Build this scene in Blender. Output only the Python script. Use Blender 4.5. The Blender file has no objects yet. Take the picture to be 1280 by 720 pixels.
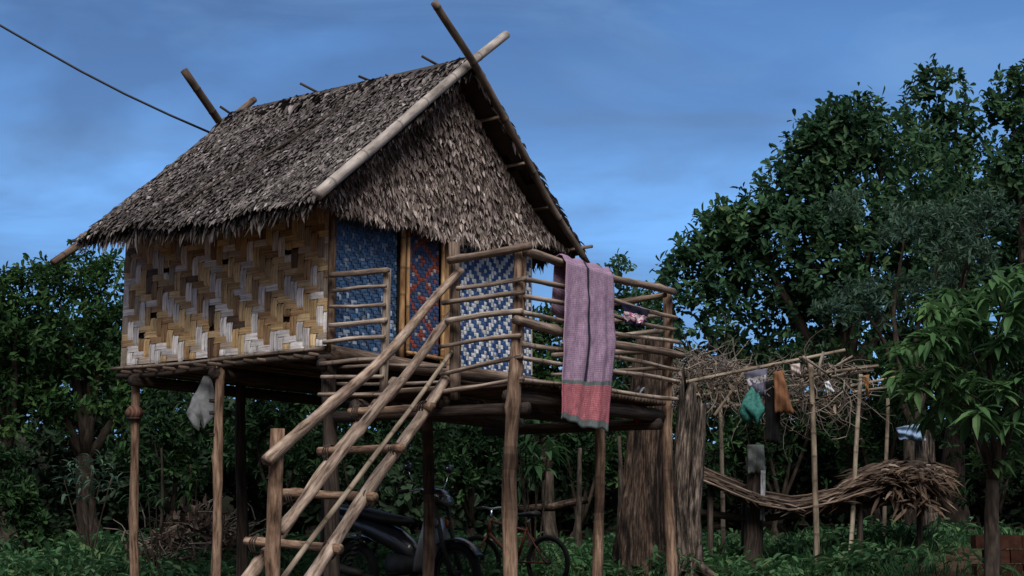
import bpy, math, random
import numpy as np
from mathutils import Vector, Matrix

R = random.Random(11)
NR = np.random.default_rng(5)
sc = bpy.context.scene
COL = sc.collection

# ------------------------------------------------------------------ camera
FPX = 1908.0
PITCH = math.atan(310.0 / FPX)
EYE = Vector((0.0, 0.0, 0.85))
FWD = Vector((0, math.cos(PITCH), math.sin(PITCH)))
UP = Vector((0, -math.sin(PITCH), math.cos(PITCH)))
cam_data = bpy.data.cameras.new('camera')
cam_data.lens = 36.0 * FPX / 1280.0
cam_data.sensor_width = 36.0
cam_data.clip_end = 2000
cam = bpy.data.objects.new('camera', cam_data)
cam.location = EYE
cam.rotation_euler = (math.pi / 2 + PITCH, 0, 0)
COL.objects.link(cam)
sc.camera = cam

def ray(px, py):
    return Vector((1, 0, 0)) * ((px - 640) / FPX) + UP * ((360 - py) / FPX) + FWD

def at(px, py, y):
    """point seen at a photo position, y metres in front of the camera"""
    d = ray(px, py)
    return EYE + d * (y / d.y)

def m_px(n, y):
    return n / 1933.0 * y

# hut frame: O = floor corner nearest the camera, U runs back along the ridge, V runs along the front wall
O = at(412, 432, 13.0)
FLOOR = O.z
AL = math.radians(54.1)
U = Vector((-math.sin(AL), math.cos(AL), 0))
V = Vector((math.cos(AL), math.sin(AL), 0))

def H(a, v, z):
    """a metres out from the front wall, v metres along it, height z"""
    p = Vector((O.x, O.y, 0)) - U * a + V * v
    p.z = z
    return p

def hit(px, py, p0, n):
    d = ray(px, py)
    return EYE + d * ((p0 - EYE).dot(n) / d.dot(n))

def onv(px, py, v=0.0):      # on the vertical plane of the long side
    return hit(px, py, H(0, v, 0), V)

def ona(px, py, a=0.0):      # on a vertical plane parallel to the front wall
    return hit(px, py, H(a, 0, 0), U)

def sm(x, a, b):
    t = min(1, max(0, (x - a) / (b - a)))
    return t * t * (3 - 2 * t)

def gz(x, y):
    z = 0.02 + 0.24 * sm(y, 6, 11) + 0.30 * sm(y, 14.5, 19) + 0.5 * sm(y, 21, 34) + 0.15 * sm(x, 2.5, 5) * sm(y, 12, 16)
    z += 0.05 * math.sin(x * 1.3 + 0.4 * y) * math.sin(y * 0.9 - 0.5 * x) + 0.02 * math.sin(3.1 * x + 1.7 * y)
    return z

# ------------------------------------------------------------------ mesh builders
class MB:
    def __init__(self):
        self.v = []; self.f = []; self.uv = []; self.rnd = []; self.mi = []; self.col = []
    def add(self, vs, fs, uvs=None, rnd=0.5, mi=0, col=(1, 1, 1)):
        o = len(self.v)
        self.v += [tuple(p) for p in vs]
        for k, f in enumerate(fs):
            self.f.append(tuple(i + o for i in f))
            self.uv.append([uvs[i] for i in f] if uvs else [(0, 0)] * len(f))
            self.rnd.append(rnd); self.mi.append(mi)
            self.col.append(col[k] if isinstance(col, list) else col)
        return self
    def build(self, name, mats, parent=None, smooth=True):
        return finish(name, self.v, self.f, mats, parent, smooth, self.rnd, self.mi, self.col, self.uv)

BASE = {}

def finish(name, v, f, mats, parent=None, smooth=True, rnd=None, mi=None, col=None, uv=None):
    v = np.asarray(v, dtype=float).reshape(-1, 3)
    c = Vector((float((v[:, 0].min() + v[:, 0].max()) / 2), float((v[:, 1].min() + v[:, 1].max()) / 2), float(v[:, 2].min())))
    me = bpy.data.meshes.new(name)
    me.from_pydata((v - np.array(c)).tolist(), [], [list(x) for x in f] if not isinstance(f, list) else f)
    for m in (mats if isinstance(mats, (list, tuple)) else [mats]):
        me.materials.append(m)
    n = len(me.polygons)
    me.polygons.foreach_set('use_smooth', [smooth] * n)
    if mi is not None:
        me.polygons.foreach_set('material_index', mi)
    if rnd is not None:
        a = me.attributes.new('rnd', 'FLOAT', 'FACE'); a.data.foreach_set('value', list(rnd))
    if col is not None:
        a = me.attributes.new('col', 'FLOAT_COLOR', 'FACE')
        a.data.foreach_set('color', [w for q in col for w in (q[0], q[1], q[2], 1)])
    if uv is not None:
        l = me.uv_layers.new(name='UVMap')
        l.data.foreach_set('uv', [w for q in uv for p in q for w in p])
    me.update()
    o = bpy.data.objects.new(name, me)
    COL.objects.link(o)
    BASE[o.name] = c
    if parent is not None:
        o.parent = parent
        o.location = c - BASE[parent.name]
    else:
        o.location = c
    return o

def tag(o, label=None, cat=None, group=None, kind=None):
    if label: o['label'] = label
    if cat: o['category'] = cat
    if group: o['group'] = group
    if kind: o['kind'] = kind
    return o

def thing(name, label, cat, loc, rotz=0.0, group=None, local=False):
    o = bpy.data.objects.new(name, None)
    o.empty_display_size = 0.2
    COL.objects.link(o)
    o.location = loc; o.rotation_euler = (0, 0, rotz)
    BASE[o.name] = Vector((0, 0, 0)) if local else Vector(loc)
    return tag(o, label, cat, group)

def frame_of(t):
    t = t.normalized()
    ref = Vector((0, 0, 1)) if abs(t.z) < 0.92 else Vector((1, 0, 0))
    a = t.cross(ref).normalized()
    return a, a.cross(t).normalized()

def tube(mb, pts, r, n=8, seg=0.16, wob=0.0, rough=0.0, bamboo=False, gap=(.24, .36), taper=1.0, rnd=None, mi=0, colf=None, caps=True, flat=1.0):
    """round pole along a polyline, bent a little, with bamboo nodes or rough bark"""
    pts = [Vector(p) for p in pts]
    rnd = R.random() if rnd is None else rnd
    lens = [(pts[i + 1] - pts[i]).length for i in range(len(pts) - 1)]
    tot = sum(lens)
    ph = [R.uniform(0, 6.28) for _ in range(6)]
    k = max(len(pts) - 1, int(tot / seg), 1)
    st = [tot * i / k for i in range(k + 1)]
    if bamboo:
        nd = []; s = R.uniform(0.05, 0.3)
        while s < tot - 0.02:
            nd.append(s); s += R.uniform(*gap)
        for s in nd:
            st += [s - 0.012, s, s + 0.012]
        st = sorted(x for x in set(st) if 0 <= x <= tot)
    else:
        nd = []
    rr = r if isinstance(r, (list, tuple)) else None
    vs, uvs, rings = [], [], []
    prev = None
    kn = [(R.uniform(0, tot), R.uniform(0, 6.28), R.uniform(.12, .34)) for _ in range(int(tot / .28))] if rough >= .05 and not bamboo else []
    for s in st:
        acc = 0
        for i, L in enumerate(lens):
            if s <= acc + L + 1e-9 or i == len(lens) - 1:
                f = (s - acc) / max(L, 1e-9); p = pts[i].lerp(pts[i + 1], f); t = pts[i + 1] - pts[i]
                if rr: rad = rr[i] + (rr[i + 1] - rr[i]) * f
                break
            acc += L
        if not rr:
            rad = r * (1 + (taper - 1) * s / tot)
        A, B = frame_of(t)
        if prev is not None:
            A = (A - t.normalized() * A.dot(t.normalized()))
        p = p + A * (wob * math.sin(s * 2.1 + ph[0]) + 0.5 * wob * math.sin(s * 5.3 + ph[1])) + B * (wob * math.sin(s * 2.6 + ph[2]))
        if bamboo and any(abs(s - q) < 0.004 for q in nd): rad *= 1.09
        else: rad *= 1 + rough * (0.6 * math.sin(s * 7 + ph[3]) + 0.4 * math.sin(s * 17 + ph[4]))
        prev = A
        ring = []
        for j in range(n):
            an = 2 * math.pi * j / n
            q = rad * (1 + rough * 0.9 * math.sin(3 * an + ph[5] + s * 1.5))
            for ks, ka, kh in kn:
                if abs(s - ks) < .12: q *= 1 + kh * math.exp(-((s - ks) / .035) ** 2) * max(0, math.cos(an - ka)) ** 2
            ring.append(len(vs)); vs.append(p + A * (q * math.cos(an)) + B * (q * math.sin(an) * flat))
            uvs.append((an * rad + rnd * 7, s + rnd * 13))
        rings.append(ring)
    fs, cols = [], []
    for i in range(len(rings) - 1):
        sc_ = (st[i] + st[i + 1]) / 2
        cc = colf(sc_ / tot) if colf else (1, 1, 1)
        if bamboo and any(abs(sc_ - q) < 0.013 for q in nd): cc = tuple(x * 0.6 for x in cc)
        for j in range(n):
            fs.append((rings[i][j], rings[i][(j + 1) % n], rings[i + 1][(j + 1) % n], rings[i + 1][j])); cols.append(cc)
    if caps:
        fs.append(tuple(reversed(rings[0]))); fs.append(tuple(rings[-1])); cols += [(0.8, 0.8, 0.8)] * 2
    mb.add(vs, fs, uvs, rnd, mi, cols)
    return mb

def pole(name, m, parent, pts, r, **kw):
    return tube(MB(), pts, r, **kw).build(name, m, parent)

def box(mb, c, ex, ey, ez, hx, hy, hz, rnd=0.5, mi=0, col=(1, 1, 1)):
    c = Vector(c); vs = []
    for sx in (-1, 1):
        for sy in (-1, 1):
            for sz in (-1, 1):
                vs.append(c + ex * (sx * hx) + ey * (sy * hy) + ez * (sz * hz))
    fs = [(0, 1, 3, 2), (4, 6, 7, 5), (0, 4, 5, 1), (2, 3, 7, 6), (0, 2, 6, 4), (1, 5, 7, 3)]
    uv = [(v.x + v.y, v.z) for v in vs]
    mb.add(vs, fs, uv, rnd, mi, col)

def loft(mb, rings, rnd=0.5, mi=0, col=(1, 1, 1), close=True, caps=True):
    n = len(rings[0]); vs = [p for r_ in rings for p in r_]; fs = []
    for i in range(len(rings) - 1):
        for j in range(n if close else n - 1):
            fs.append((i * n + j, i * n + (j + 1) % n, (i + 1) * n + (j + 1) % n, (i + 1) * n + j))
    if caps and close:
        fs.append(tuple(range(n - 1, -1, -1))); fs.append(tuple(range((len(rings) - 1) * n, len(rings) * n)))
    mb.add(vs, fs, [(p[0] + p[1], p[2]) for p in vs], rnd, mi, col)

def torus(mb, c, axis, Rm, r, n=28, k=8, rnd=0.5, mi=0):
    c = Vector(c); A, B = frame_of(axis); ax = axis.normalized(); rings = []
    for i in range(n):
        a = 2 * math.pi * i / n; d = A * math.cos(a) + B * math.sin(a)
        rings.append([c + d * (Rm + r * math.cos(2 * math.pi * j / k)) + ax * (r * math.sin(2 * math.pi * j / k)) for j in range(k)])
    rings.append(rings[0])
    loft(mb, rings, rnd, mi, caps=False)

# ---- leaves, many at a time
LEAF6 = dict(s=np.array([0, .40, .78, 1, .78, .40]), w=np.array([0, .36, .46, 0, -.46, -.36]), f=[(0, 5, 4, 3), (0, 3, 2, 1)])
BLADE = dict(s=np.array([0, .30, .62, 1, .62, .30, .30, .62]), w=np.array([0, .46, .42, 0, -.42, -.46, 0, 0]),
             f=[(0, 6, 1), (6, 7, 2, 1), (7, 3, 2), (0, 5, 6), (5, 4, 7, 6), (4, 3, 7)])

class LV:
    def __init__(self): self.v = []; self.f = []; self.rnd = []; self.mi = []; self.n = 0
    def add(self, pos, d, nor, L, W, droop=0.15, fold=0.18, tpl=LEAF6, rnd=None, mi=0):
        N = len(pos); s, w = tpl['s'], tpl['w']; k = len(s)
        d = d / (np.linalg.norm(d, axis=1, keepdims=True) + 1e-9)
        side = np.cross(d, nor); side /= (np.linalg.norm(side, axis=1, keepdims=True) + 1e-9)
        nn = np.cross(side, d)
        L = np.broadcast_to(np.asarray(L, float), (N,))[:, None, None]; W = np.broadcast_to(np.asarray(W, float), (N,))[:, None, None]
        droop = np.broadcast_to(np.asarray(droop, float), (N,))[:, None, None]
        P = pos[:, None, :] + d[:, None, :] * (s[None, :, None] * L) + side[:, None, :] * (w[None, :, None] * W)
        P = P + nn[:, None, :] * (np.abs(w)[None, :, None] * W * fold * 2)
        P = P - nn[:, None, :] * (droop * L * (s ** 2)[None, :, None])
        self.v.append(P.reshape(-1, 3))
        if rnd is None: rnd = NR.random(N)
        for ff in tpl['f']:
            a = np.asarray(ff)[None, :] + (np.arange(N) * k + self.n)[:, None]
            self.f += a.tolist(); self.rnd += list(rnd); self.mi += [mi] * N
        self.n += N * k
        return self
    def build(self, name, mats, parent=None, smooth=False):
        return finish(name, np.concatenate(self.v), self.f, mats, parent, smooth, self.rnd, self.mi)
    def into(self, mb, mi=0):
        o = len(mb.v); vv = np.concatenate(self.v)
        mb.v += [tuple(x) for x in vv.tolist()]
        for f, r_ in zip(self.f, self.rnd):
            mb.f.append(tuple(i + o for i in f)); mb.uv.append([(0, 0)] * len(f)); mb.rnd.append(r_); mb.mi.append(mi); mb.col.append((1, 1, 1))

def unit(N):
    q = NR.normal(size=(N, 3)); return q / np.linalg.norm(q, axis=1, keepdims=True)

def crown(lv, lobes, ncl, per, L, W, spread=0.9, up=0.35, droop=0.2, shell=(0.55, 1.05), tpl=LEAF6, hang=0.0, mi=0):
    """leaf rosettes scattered through the outer volume of overlapping lobes"""
    c = np.array([list(l[0]) for l in lobes]); r = np.array([l[1] for l in lobes])
    p = r ** 2 / (r ** 2).sum()
    i = NR.choice(len(r), size=ncl, p=p)
    d = unit(ncl); d[:, 2] = np.where(d[:, 2] < -0.55, -d[:, 2], d[:, 2])
    lump = 1 + 0.16 * np.sin(d[:, 0] * 5 + i * 1.7) * np.sin(d[:, 1] * 6 + i) + 0.12 * np.sin(d[:, 2] * 9 + i * 2.3)
    rad = r[i] * NR.uniform(shell[0] ** 3, shell[1] ** 3, ncl) ** (1 / 3) * lump
    pos = c[i] + d * rad[:, None] * np.array([1, 1, 0.92])
    out = d + np.array([0, 0, up]) + 0.35 * NR.normal(size=(ncl, 3))
    out /= np.linalg.norm(out, axis=1, keepdims=True)
    crnd = NR.random(ncl)
    P = np.repeat(pos, per, axis=0); OU = np.repeat(out, per, axis=0); N = len(P)
    ld = OU * NR.uniform(0.1, 0.9, (N, 1)) + unit(N) * spread + np.array([0, 0, -hang])
    P = P + OU * NR.uniform(-0.6, 0.6, (N, 1)) * L + unit(N) * L * 0.35
    nor = OU + 0.5 * unit(N) + np.array([0, 0, 0.5])
    ll = L * NR.uniform(0.45, 1.3, N)
    lv.add(P, ld, nor, ll, ll * W / L, droop=NR.uniform(0, 2, N) * droop, tpl=tpl, rnd=np.clip(np.repeat(crnd, per) * 0.65 + NR.random(N) * 0.35, 0, 1), mi=mi)
    return pos

# ------------------------------------------------------------------ materials
def newmat(name):
    m = bpy.data.materials.new(name); m.use_nodes = True
    nt = m.node_tree; nt.nodes.clear()
    out = nt.nodes.new('ShaderNodeOutputMaterial')
    return m, nt, out

def nd(nt, t, ins=None, **props):
    n = nt.nodes.new(t)
    for k, v_ in props.items(): setattr(n, k, v_)
    for k, v_ in (ins or {}).items():
        if isinstance(v_, bpy.types.NodeSocket): nt.links.new(v_, n.inputs[k])
        else: n.inputs[k].default_value = v_
    return n

def ramp(nt, fac, stops, interp='LINEAR'):
    n = nt.nodes.new('ShaderNodeValToRGB'); n.color_ramp.interpolation = interp
    while len(n.color_ramp.elements) < len(stops): n.color_ramp.elements.new(0.5)
    for e, (p, c) in zip(n.color_ramp.elements, stops):
        e.position = p; e.color = (c[0], c[1], c[2], 1) if len(c) == 3 else c
    nt.links.new(fac, n.inputs['Fac'])
    return n.outputs['Color']

def mixc(nt, a, b, fac, mode='MIX'):
    n = nd(nt, 'ShaderNodeMix', data_type='RGBA', blend_type=mode)
    for s, v_ in ((n.inputs[0], fac), (n.inputs[6], a), (n.inputs[7], b)):
        if isinstance(v_, bpy.types.NodeSocket): nt.links.new(v_, s)
        else: s.default_value = v_ if not isinstance(v_, tuple) or len(v_) == 4 else (*v_, 1)
    return n.outputs[2]

def attr(nt, name, out='Fac'):
    return nd(nt, 'ShaderNodeAttribute', attribute_name=name).outputs[out]

def uvnoise(nt, sx, sy, scale=1.0, detail=5, rough=0.6):
    uv = nd(nt, 'ShaderNodeUVMap', uv_map='UVMap').outputs['UV']
    mp = nd(nt, 'ShaderNodeMapping', {'Vector': uv, 'Scale': (sx, sy, 1)})
    return nd(nt, 'ShaderNodeTexNoise', {'Vector': mp.outputs['Vector'], 'Scale': scale, 'Detail': detail, 'Roughness': rough}).outputs['Fac']

def objnoise(nt, scale, detail=5, rough=0.6, stretch=(1, 1, 1)):
    co = nd(nt, 'ShaderNodeTexCoord').outputs['Object']
    mp = nd(nt, 'ShaderNodeMapping', {'Vector': co, 'Scale': stretch})
    return nd(nt, 'ShaderNodeTexNoise', {'Vector': mp.outputs['Vector'], 'Scale': scale, 'Detail': detail, 'Roughness': rough}).outputs['Fac']

def surf(nt, out, color, rough=0.8, spec=0.3, bump=None, bstr=0.4, bdist=0.01, metal=0.0, coat=0.0):
    p = nd(nt, 'ShaderNodeBsdfPrincipled', {'Roughness': rough, 'Specular IOR Level': spec, 'Metallic': metal, 'Coat Weight': coat})
    if isinstance(color, bpy.types.NodeSocket): nt.links.new(color, p.inputs['Base Color'])
    else: p.inputs['Base Color'].default_value = (*color, 1)
    if bump is not None:
        b = nd(nt, 'ShaderNodeBump', {'Height': bump, 'Strength': bstr, 'Distance': bdist})
        nt.links.new(b.outputs['Normal'], p.inputs['Normal'])
    nt.links.new(p.outputs[0], out.inputs[0])
    return p

def wood_mat(name, dark, mid, light, sx=45, sy=2.2, rough=0.85, bstr=0.7):
    m, nt, out = newmat(name)
    n1 = uvnoise(nt, sx, sy); n2 = uvnoise(nt, 9, 3.5, detail=3)
    c = ramp(nt, n1, [(0.33, dark), (0.47, mid), (0.68, light)])
    c = mixc(nt, c, ramp(nt, n2, [(0.35, (0.45, 0.42, 0.40)), (0.62, (1.1, 1.08, 1.05))]), 0.75, 'MULTIPLY')
    c = mixc(nt, c, ramp(nt, attr(nt, 'rnd'), [(0, (0.72, 0.66, 0.62)), (1, (1.15, 1.12, 1.1))]), 1.0, 'MULTIPLY')
    c = mixc(nt, c, attr(nt, 'col', 'Color'), 1.0, 'MULTIPLY')
    surf(nt, out, c, rough, 0.2, n1, bstr, 0.012)
    return m

def leaf_mat(name, stops, rough=0.62, spec=0.12, trans=0.35):
    m, nt, out = newmat(name)
    c = ramp(nt, attr(nt, 'rnd'), stops)
    n = objnoise(nt, 1.1, 2)
    c = mixc(nt, c, ramp(nt, n, [(0.35, (0.62, 0.68, 0.75)), (0.65, (1.15, 1.12, 1.0))]), 0.8, 'MULTIPLY')
    p = surf(nt, out, c, rough, spec)
    t = nd(nt, 'ShaderNodeBsdfTranslucent', {'Color': c})
    mx = nd(nt, 'ShaderNodeMixShader', {0: trans, 1: p.outputs[0], 2: t.outputs[0]})
    nt.links.new(mx.outputs[0], out.inputs[0])
    return m

def plain(name, color, rough=0.6, spec=0.3, metal=0.0, coat=0.0, var=0.35, scale=14, bstr=0.2):
    m, nt, out = newmat(name)
    n = objnoise(nt, scale, 4)
    c = mixc(nt, color, ramp(nt, n, [(0.3, (1 - var,) * 3), (0.7, (1 + var * 0.5,) * 3)]), 1.0, 'MULTIPLY')
    surf(nt, out, c, rough, spec, n, bstr, 0.005, metal, coat)
    return m

M = {}
M['rail'] = wood_mat('rail_wood', (.06, .047, .04), (.26, .215, .18), (.52, .46, .41))
M['log'] = wood_mat('log_wood', (.05, .038, .03), (.165, .125, .10), (.34, .28, .24))
M['ladder'] = wood_mat('ladder_wood', (.07, .05, .04), (.30, .235, .19), (.58, .50, .43), sx=32, sy=5)
M['rung'] = wood_mat('rung_wood', (.06, .04, .028), (.21, .14, .10), (.42, .31, .23), sx=30, sy=5)
M['post'] = wood_mat('post_wood', (.045, .030, .022), (.18, .12, .085), (.36, .27, .205), sx=38, sy=3.5)
M['oldpost'] = wood_mat('old_post_wood', (.02, .016, .014), (.05, .04, .035), (.11, .09, .08))
M['bamboo_grey'] = wood_mat('grey_bamboo', (.22, .21, .205), (.40, .385, .375), (.52, .50, .49), sx=14, sy=3, bstr=0.25)
M['bamboo_brown'] = wood_mat('brown_bamboo', (.045, .036, .029), (.105, .083, .067), (.19, .155, .13), sx=14, sy=3, bstr=0.25)
M['bamboo_gold'] = wood_mat('golden_bamboo', (.20, .10, .045), (.40, .24, .11), (.58, .40, .22), sx=16, sy=3, bstr=0.25)
M['bamboo_pale'] = wood_mat('pale_bamboo', (.10, .085, .066), (.27, .235, .185), (.42, .38, .32), sx=16, sy=3, bstr=0.25)
M['trunk'] = wood_mat('tree_bark', (.014, .012, .010), (.042, .034, .028), (.09, .075, .062), sx=24, sy=5)
def fissured(m):
    nt = m.node_tree
    p = [n for n in nt.nodes if n.type == 'BSDF_PRINCIPLED'][0]; old = p.inputs['Base Color'].links[0].from_socket
    f = objnoise(nt, 1.0, 5, .65, (11, 11, 1.3)); f2 = objnoise(nt, 1.0, 4, .6, (26, 26, 9))
    c = mixc(nt, old, ramp(nt, f, [(.40, (.12, .11, .10)), (.50, (1, 1, 1)), (.66, (1.35, 1.3, 1.25))]), 1.0, 'MULTIPLY')
    c = mixc(nt, c, ramp(nt, f2, [(.35, (.4, .38, .36)), (.6, (1.15, 1.15, 1.15))]), .8, 'MULTIPLY')
    nt.links.new(c, p.inputs['Base Color']); b = nd(nt, 'ShaderNodeBump', {'Height': f, 'Strength': .9, 'Distance': .04, 'Normal': p.inputs['Normal'].links[0].from_socket})
    nt.links.new(b.outputs['Normal'], p.inputs['Normal'])
M['stump'] = wood_mat('dead_trunk_wood', (.007, .005, .004), (.04, .028, .022), (.13, .098, .08), sx=34, sy=5, bstr=1.0)
M['stump_pale'] = wood_mat('pale_dead_wood', (.012, .010, .009), (.08, .066, .058), (.25, .215, .19), sx=34, sy=5, bstr=1.0)
fissured(M['stump']); fissured(M['stump_pale'])
M['twig'] = wood_mat('dry_twig', (.07, .062, .056), (.19, .168, .15), (.32, .29, .27))
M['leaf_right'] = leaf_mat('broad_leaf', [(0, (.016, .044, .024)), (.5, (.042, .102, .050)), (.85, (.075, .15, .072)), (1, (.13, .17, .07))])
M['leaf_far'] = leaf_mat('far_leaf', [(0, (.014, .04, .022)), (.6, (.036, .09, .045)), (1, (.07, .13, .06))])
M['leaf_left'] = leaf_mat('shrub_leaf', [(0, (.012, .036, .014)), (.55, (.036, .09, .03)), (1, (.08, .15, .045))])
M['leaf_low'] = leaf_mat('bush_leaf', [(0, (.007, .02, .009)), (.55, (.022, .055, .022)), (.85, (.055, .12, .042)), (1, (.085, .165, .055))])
M['leaf_mango'] = leaf_mat('long_leaf', [(0, (.035, .085, .035)), (.6, (.08, .175, .065)), (.93, (.14, .24, .10)), (1, (.26, .20, .14))], rough=.5)
M['leaf_young'] = leaf_mat('young_leaf', [(0, (.03, .085, .035)), (1, (.08, .18, .075))], rough=.42)
M['leaf_feather'] = leaf_mat('feather_leaf', [(0, (.045, .095, .07)), (1, (.10, .17, .12))])
M['grass'] = leaf_mat('grass_blade', [(0, (.03, .085, .036)), (.7, (.07, .17, .075)), (1, (.14, .21, .10))], rough=.6)
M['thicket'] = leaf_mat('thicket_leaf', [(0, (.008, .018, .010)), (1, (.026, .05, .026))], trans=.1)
M['dead_leaf'] = leaf_mat('dead_leaf', [(0, (.045, .032, .025)), (.6, (.13, .092, .072)), (1, (.32, .25, .21))], rough=.85, spec=.1, trans=.1)

def thatch_mat(name, stops):
    m, nt, out = newmat(name)
    c = ramp(nt, attr(nt, 'rnd'), stops)
    n = objnoise(nt, 3.2, 4); n2 = objnoise(nt, 70, 3)
    c = mixc(nt, c, ramp(nt, n, [(0.32, (.5, .48, .48)), (0.62, (1.15, 1.13, 1.12))]), 0.85, 'MULTIPLY')
    c = mixc(nt, c, ramp(nt, n2, [(0.3, (.6, .58, .56)), (0.7, (1.2, 1.2, 1.2))]), 0.8, 'MULTIPLY')
    surf(nt, out, c, 0.8, 0.22, n2, 0.3, 0.004)
    return m
M['thatch'] = thatch_mat('roof_thatch', [(0, (.022, .02, .02)), (.45, (.095, .085, .084)), (.85, (.205, .188, .188)), (1, (.34, .32, .32))])
M['gable'] = thatch_mat('gable_thatch', [(0, (.06, .046, .04)), (.5, (.27, .22, .20)), (.9, (.50, .435, .41)), (1, (.62, .57, .55))])
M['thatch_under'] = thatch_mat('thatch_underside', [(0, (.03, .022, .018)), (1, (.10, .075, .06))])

def weave_mat(name, fib=60, bstr=0.35, scuff=None):
    m, nt, out = newmat(name)
    c = attr(nt, 'col', 'Color')
    n = uvnoise(nt, 4, fib, detail=5, rough=.7); n2 = uvnoise(nt, 7, 7, detail=3)
    c = mixc(nt, c, ramp(nt, n, [(0.34, (.34, .28, .24)), (0.44, (.97, .97, .97)), (.7, (1.25, 1.25, 1.25))]), 0.85, 'MULTIPLY')
    c = mixc(nt, c, ramp(nt, n2, [(0.3, (.66, .62, .58)), (0.6, (1.15, 1.15, 1.15))]), 0.7, 'MULTIPLY')
    if scuff:
        n3 = objnoise(nt, 26, 5, 0.75, (1, 1, 1.8))
        c = mixc(nt, c, scuff, ramp(nt, n3, [(0.56, (0, 0, 0)), (0.68, (.7, .7, .7))]))
    surf(nt, out, c, 0.62, 0.3, n, bstr, 0.006)
    return m
M['weave'] = weave_mat('woven_bamboo')
M['weave_blue'] = weave_mat('blue_woven_panel', 40, .4, (.30, .36, .46))
M['weave_fine'] = weave_mat('patterned_woven_panel', 40)
M['dark'] = plain('dark_interior', (.02, .017, .015), 0.95, 0.1)

# ------------------------------------------------------------------ world and light
w = bpy.data.worlds.new('World'); sc.world = w; w.use_nodes = True
nt = w.node_tree; nt.nodes.clear()
SUN_EL, SUN_AZ = math.radians(52), math.radians(176)     # azimuth clockwise from +Y
sky = nd(nt, 'ShaderNodeTexSky', sky_type='NISHITA')
sky.sun_disc = False; sky.sun_elevation = SUN_EL; sky.sun_rotation = SUN_AZ
sky.air_density = 1.3; sky.dust_density = 0.6; sky.ozone_density = 2.0
co = nd(nt, 'ShaderNodeTexCoord').outputs['Generated']
sep = nd(nt, 'ShaderNodeSeparateXYZ', {0: co})
zz = nd(nt, 'ShaderNodeMath', {0: sep.outputs[2], 1: 0.28}, operation='ADD')
zz = nd(nt, 'ShaderNodeMath', {0: zz.outputs[0], 1: 0.1}, operation='MAXIMUM')
dx = nd(nt, 'ShaderNodeMath', {0: sep.outputs[0], 1: zz.outputs[0]}, operation='DIVIDE')
dy = nd(nt, 'ShaderNodeMath', {0: sep.outputs[1], 1: zz.outputs[0]}, operation='DIVIDE')
mp = nd(nt, 'ShaderNodeMapping', {'Vector': co, 'Location': (0.35, 0.2, 0.1), 'Rotation': (0, math.radians(-14), 0), 'Scale': (1.0, 1.0, 2.6)})
cn = nd(nt, 'ShaderNodeTexNoise', {'Vector': mp.outputs[0], 'Scale': 4.2, 'Detail': 5, 'Roughness': 0.5, 'Distortion': 0.4})
cmask = ramp(nt, cn.outputs['Fac'], [(0.40, (0, 0, 0)), (0.62, (1, 1, 1))])
# more cloud overhead and behind the camera, the clearing in front
elev = ramp(nt, sep.outputs[2], [(0.05, (.0, .0, .0)), (0.38, (1, 1, 1))])
skyc = mixc(nt, sky.outputs[0], (0.56, 0.86, 1.30), 1.0, 'MULTIPLY')
topdark = ramp(nt, sep.outputs[2], [(0.0, (.42, .62, .92)), (0.12, (.74, .82, .92)), (0.22, (.92, .93, .93)), (0.36, (.66, .63, .60))])
side_ = ramp(nt, nd(nt, 'ShaderNodeMath', {0: sep.outputs[0], 1: 0.5, 2: 0.5}, operation='MULTIPLY_ADD').outputs[0], [(0.22, (1, 1, 1)), (0.50, (.62, .62, .62))])
front = mixc(nt, skyc, topdark, 1.0, 'MULTIPLY')
cn2 = nd(nt, 'ShaderNodeTexNoise', {'Vector': nd(nt, 'ShaderNodeMapping', {'Vector': co, 'Location': (2.1, 0.4, 0.6), 'Rotation': (0, math.radians(-10), 0), 'Scale': (1.0, 1.0, 4.2)}).outputs[0], 'Scale': 5.5, 'Detail': 6, 'Roughness': 0.55, 'Distortion': 0.8})
lite = ramp(nt, cn2.outputs['Fac'], [(0.46, (0, 0, 0)), (0.68, (.75, .75, .75))])
front = mixc(nt, front, (1.25, 2.55, 5.0), lite)
front = mixc(nt, front, (0.50, 0.86, 1.85), nd(nt, 'ShaderNodeMath', {0: cmask, 1: mixc(nt, side_, (.62, .62, .62), 1.0, 'MULTIPLY')}, operation='MULTIPLY').outputs[0])
over = ramp(nt, sep.outputs[2], [(0.37, (0, 0, 0)), (0.62, (1, 1, 1))])
back = ramp(nt, nd(nt, 'ShaderNodeMath', {0: sep.outputs[1], 1: 0.5, 2: 0.5}, operation='MULTIPLY_ADD').outputs[0], [(0.12, (1, 1, 1)), (0.55, (0, 0, 0))])
omax = mixc(nt, over, back, 1.0, 'LIGHTEN')
ocol = mixc(nt, (2.1, 2.1, 2.3), (3.0, 2.95, 3.1), cmask)
ocol = mixc(nt, ocol, ramp(nt, sep.outputs[2], [(0.0, (.22, .22, .24)), (0.75, (1.25, 1.25, 1.25))]), 1.0, 'MULTIPLY')
total = mixc(nt, front, ocol, omax)
bg = nd(nt, 'ShaderNodeBackground', {'Color': total, 'Strength': 0.1})
wo = nt.nodes.new('ShaderNodeOutputWorld')
nt.links.new(bg.outputs[0], wo.inputs[0])
sd = bpy.data.lights.new('sun', 'SUN'); sd.energy = 3.0; sd.angle = math.radians(36); sd.color = (1.0, .95, .90)
so = bpy.data.objects.new('sun', sd); COL.objects.link(so)
sdir = Vector((math.sin(SUN_AZ) * math.cos(SUN_EL), math.cos(SUN_AZ) * math.cos(SUN_EL), math.sin(SUN_EL)))
so.rotation_euler = sdir.to_track_quat('Z', 'Y').to_euler(); so.location = (0, -5, 12)

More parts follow.
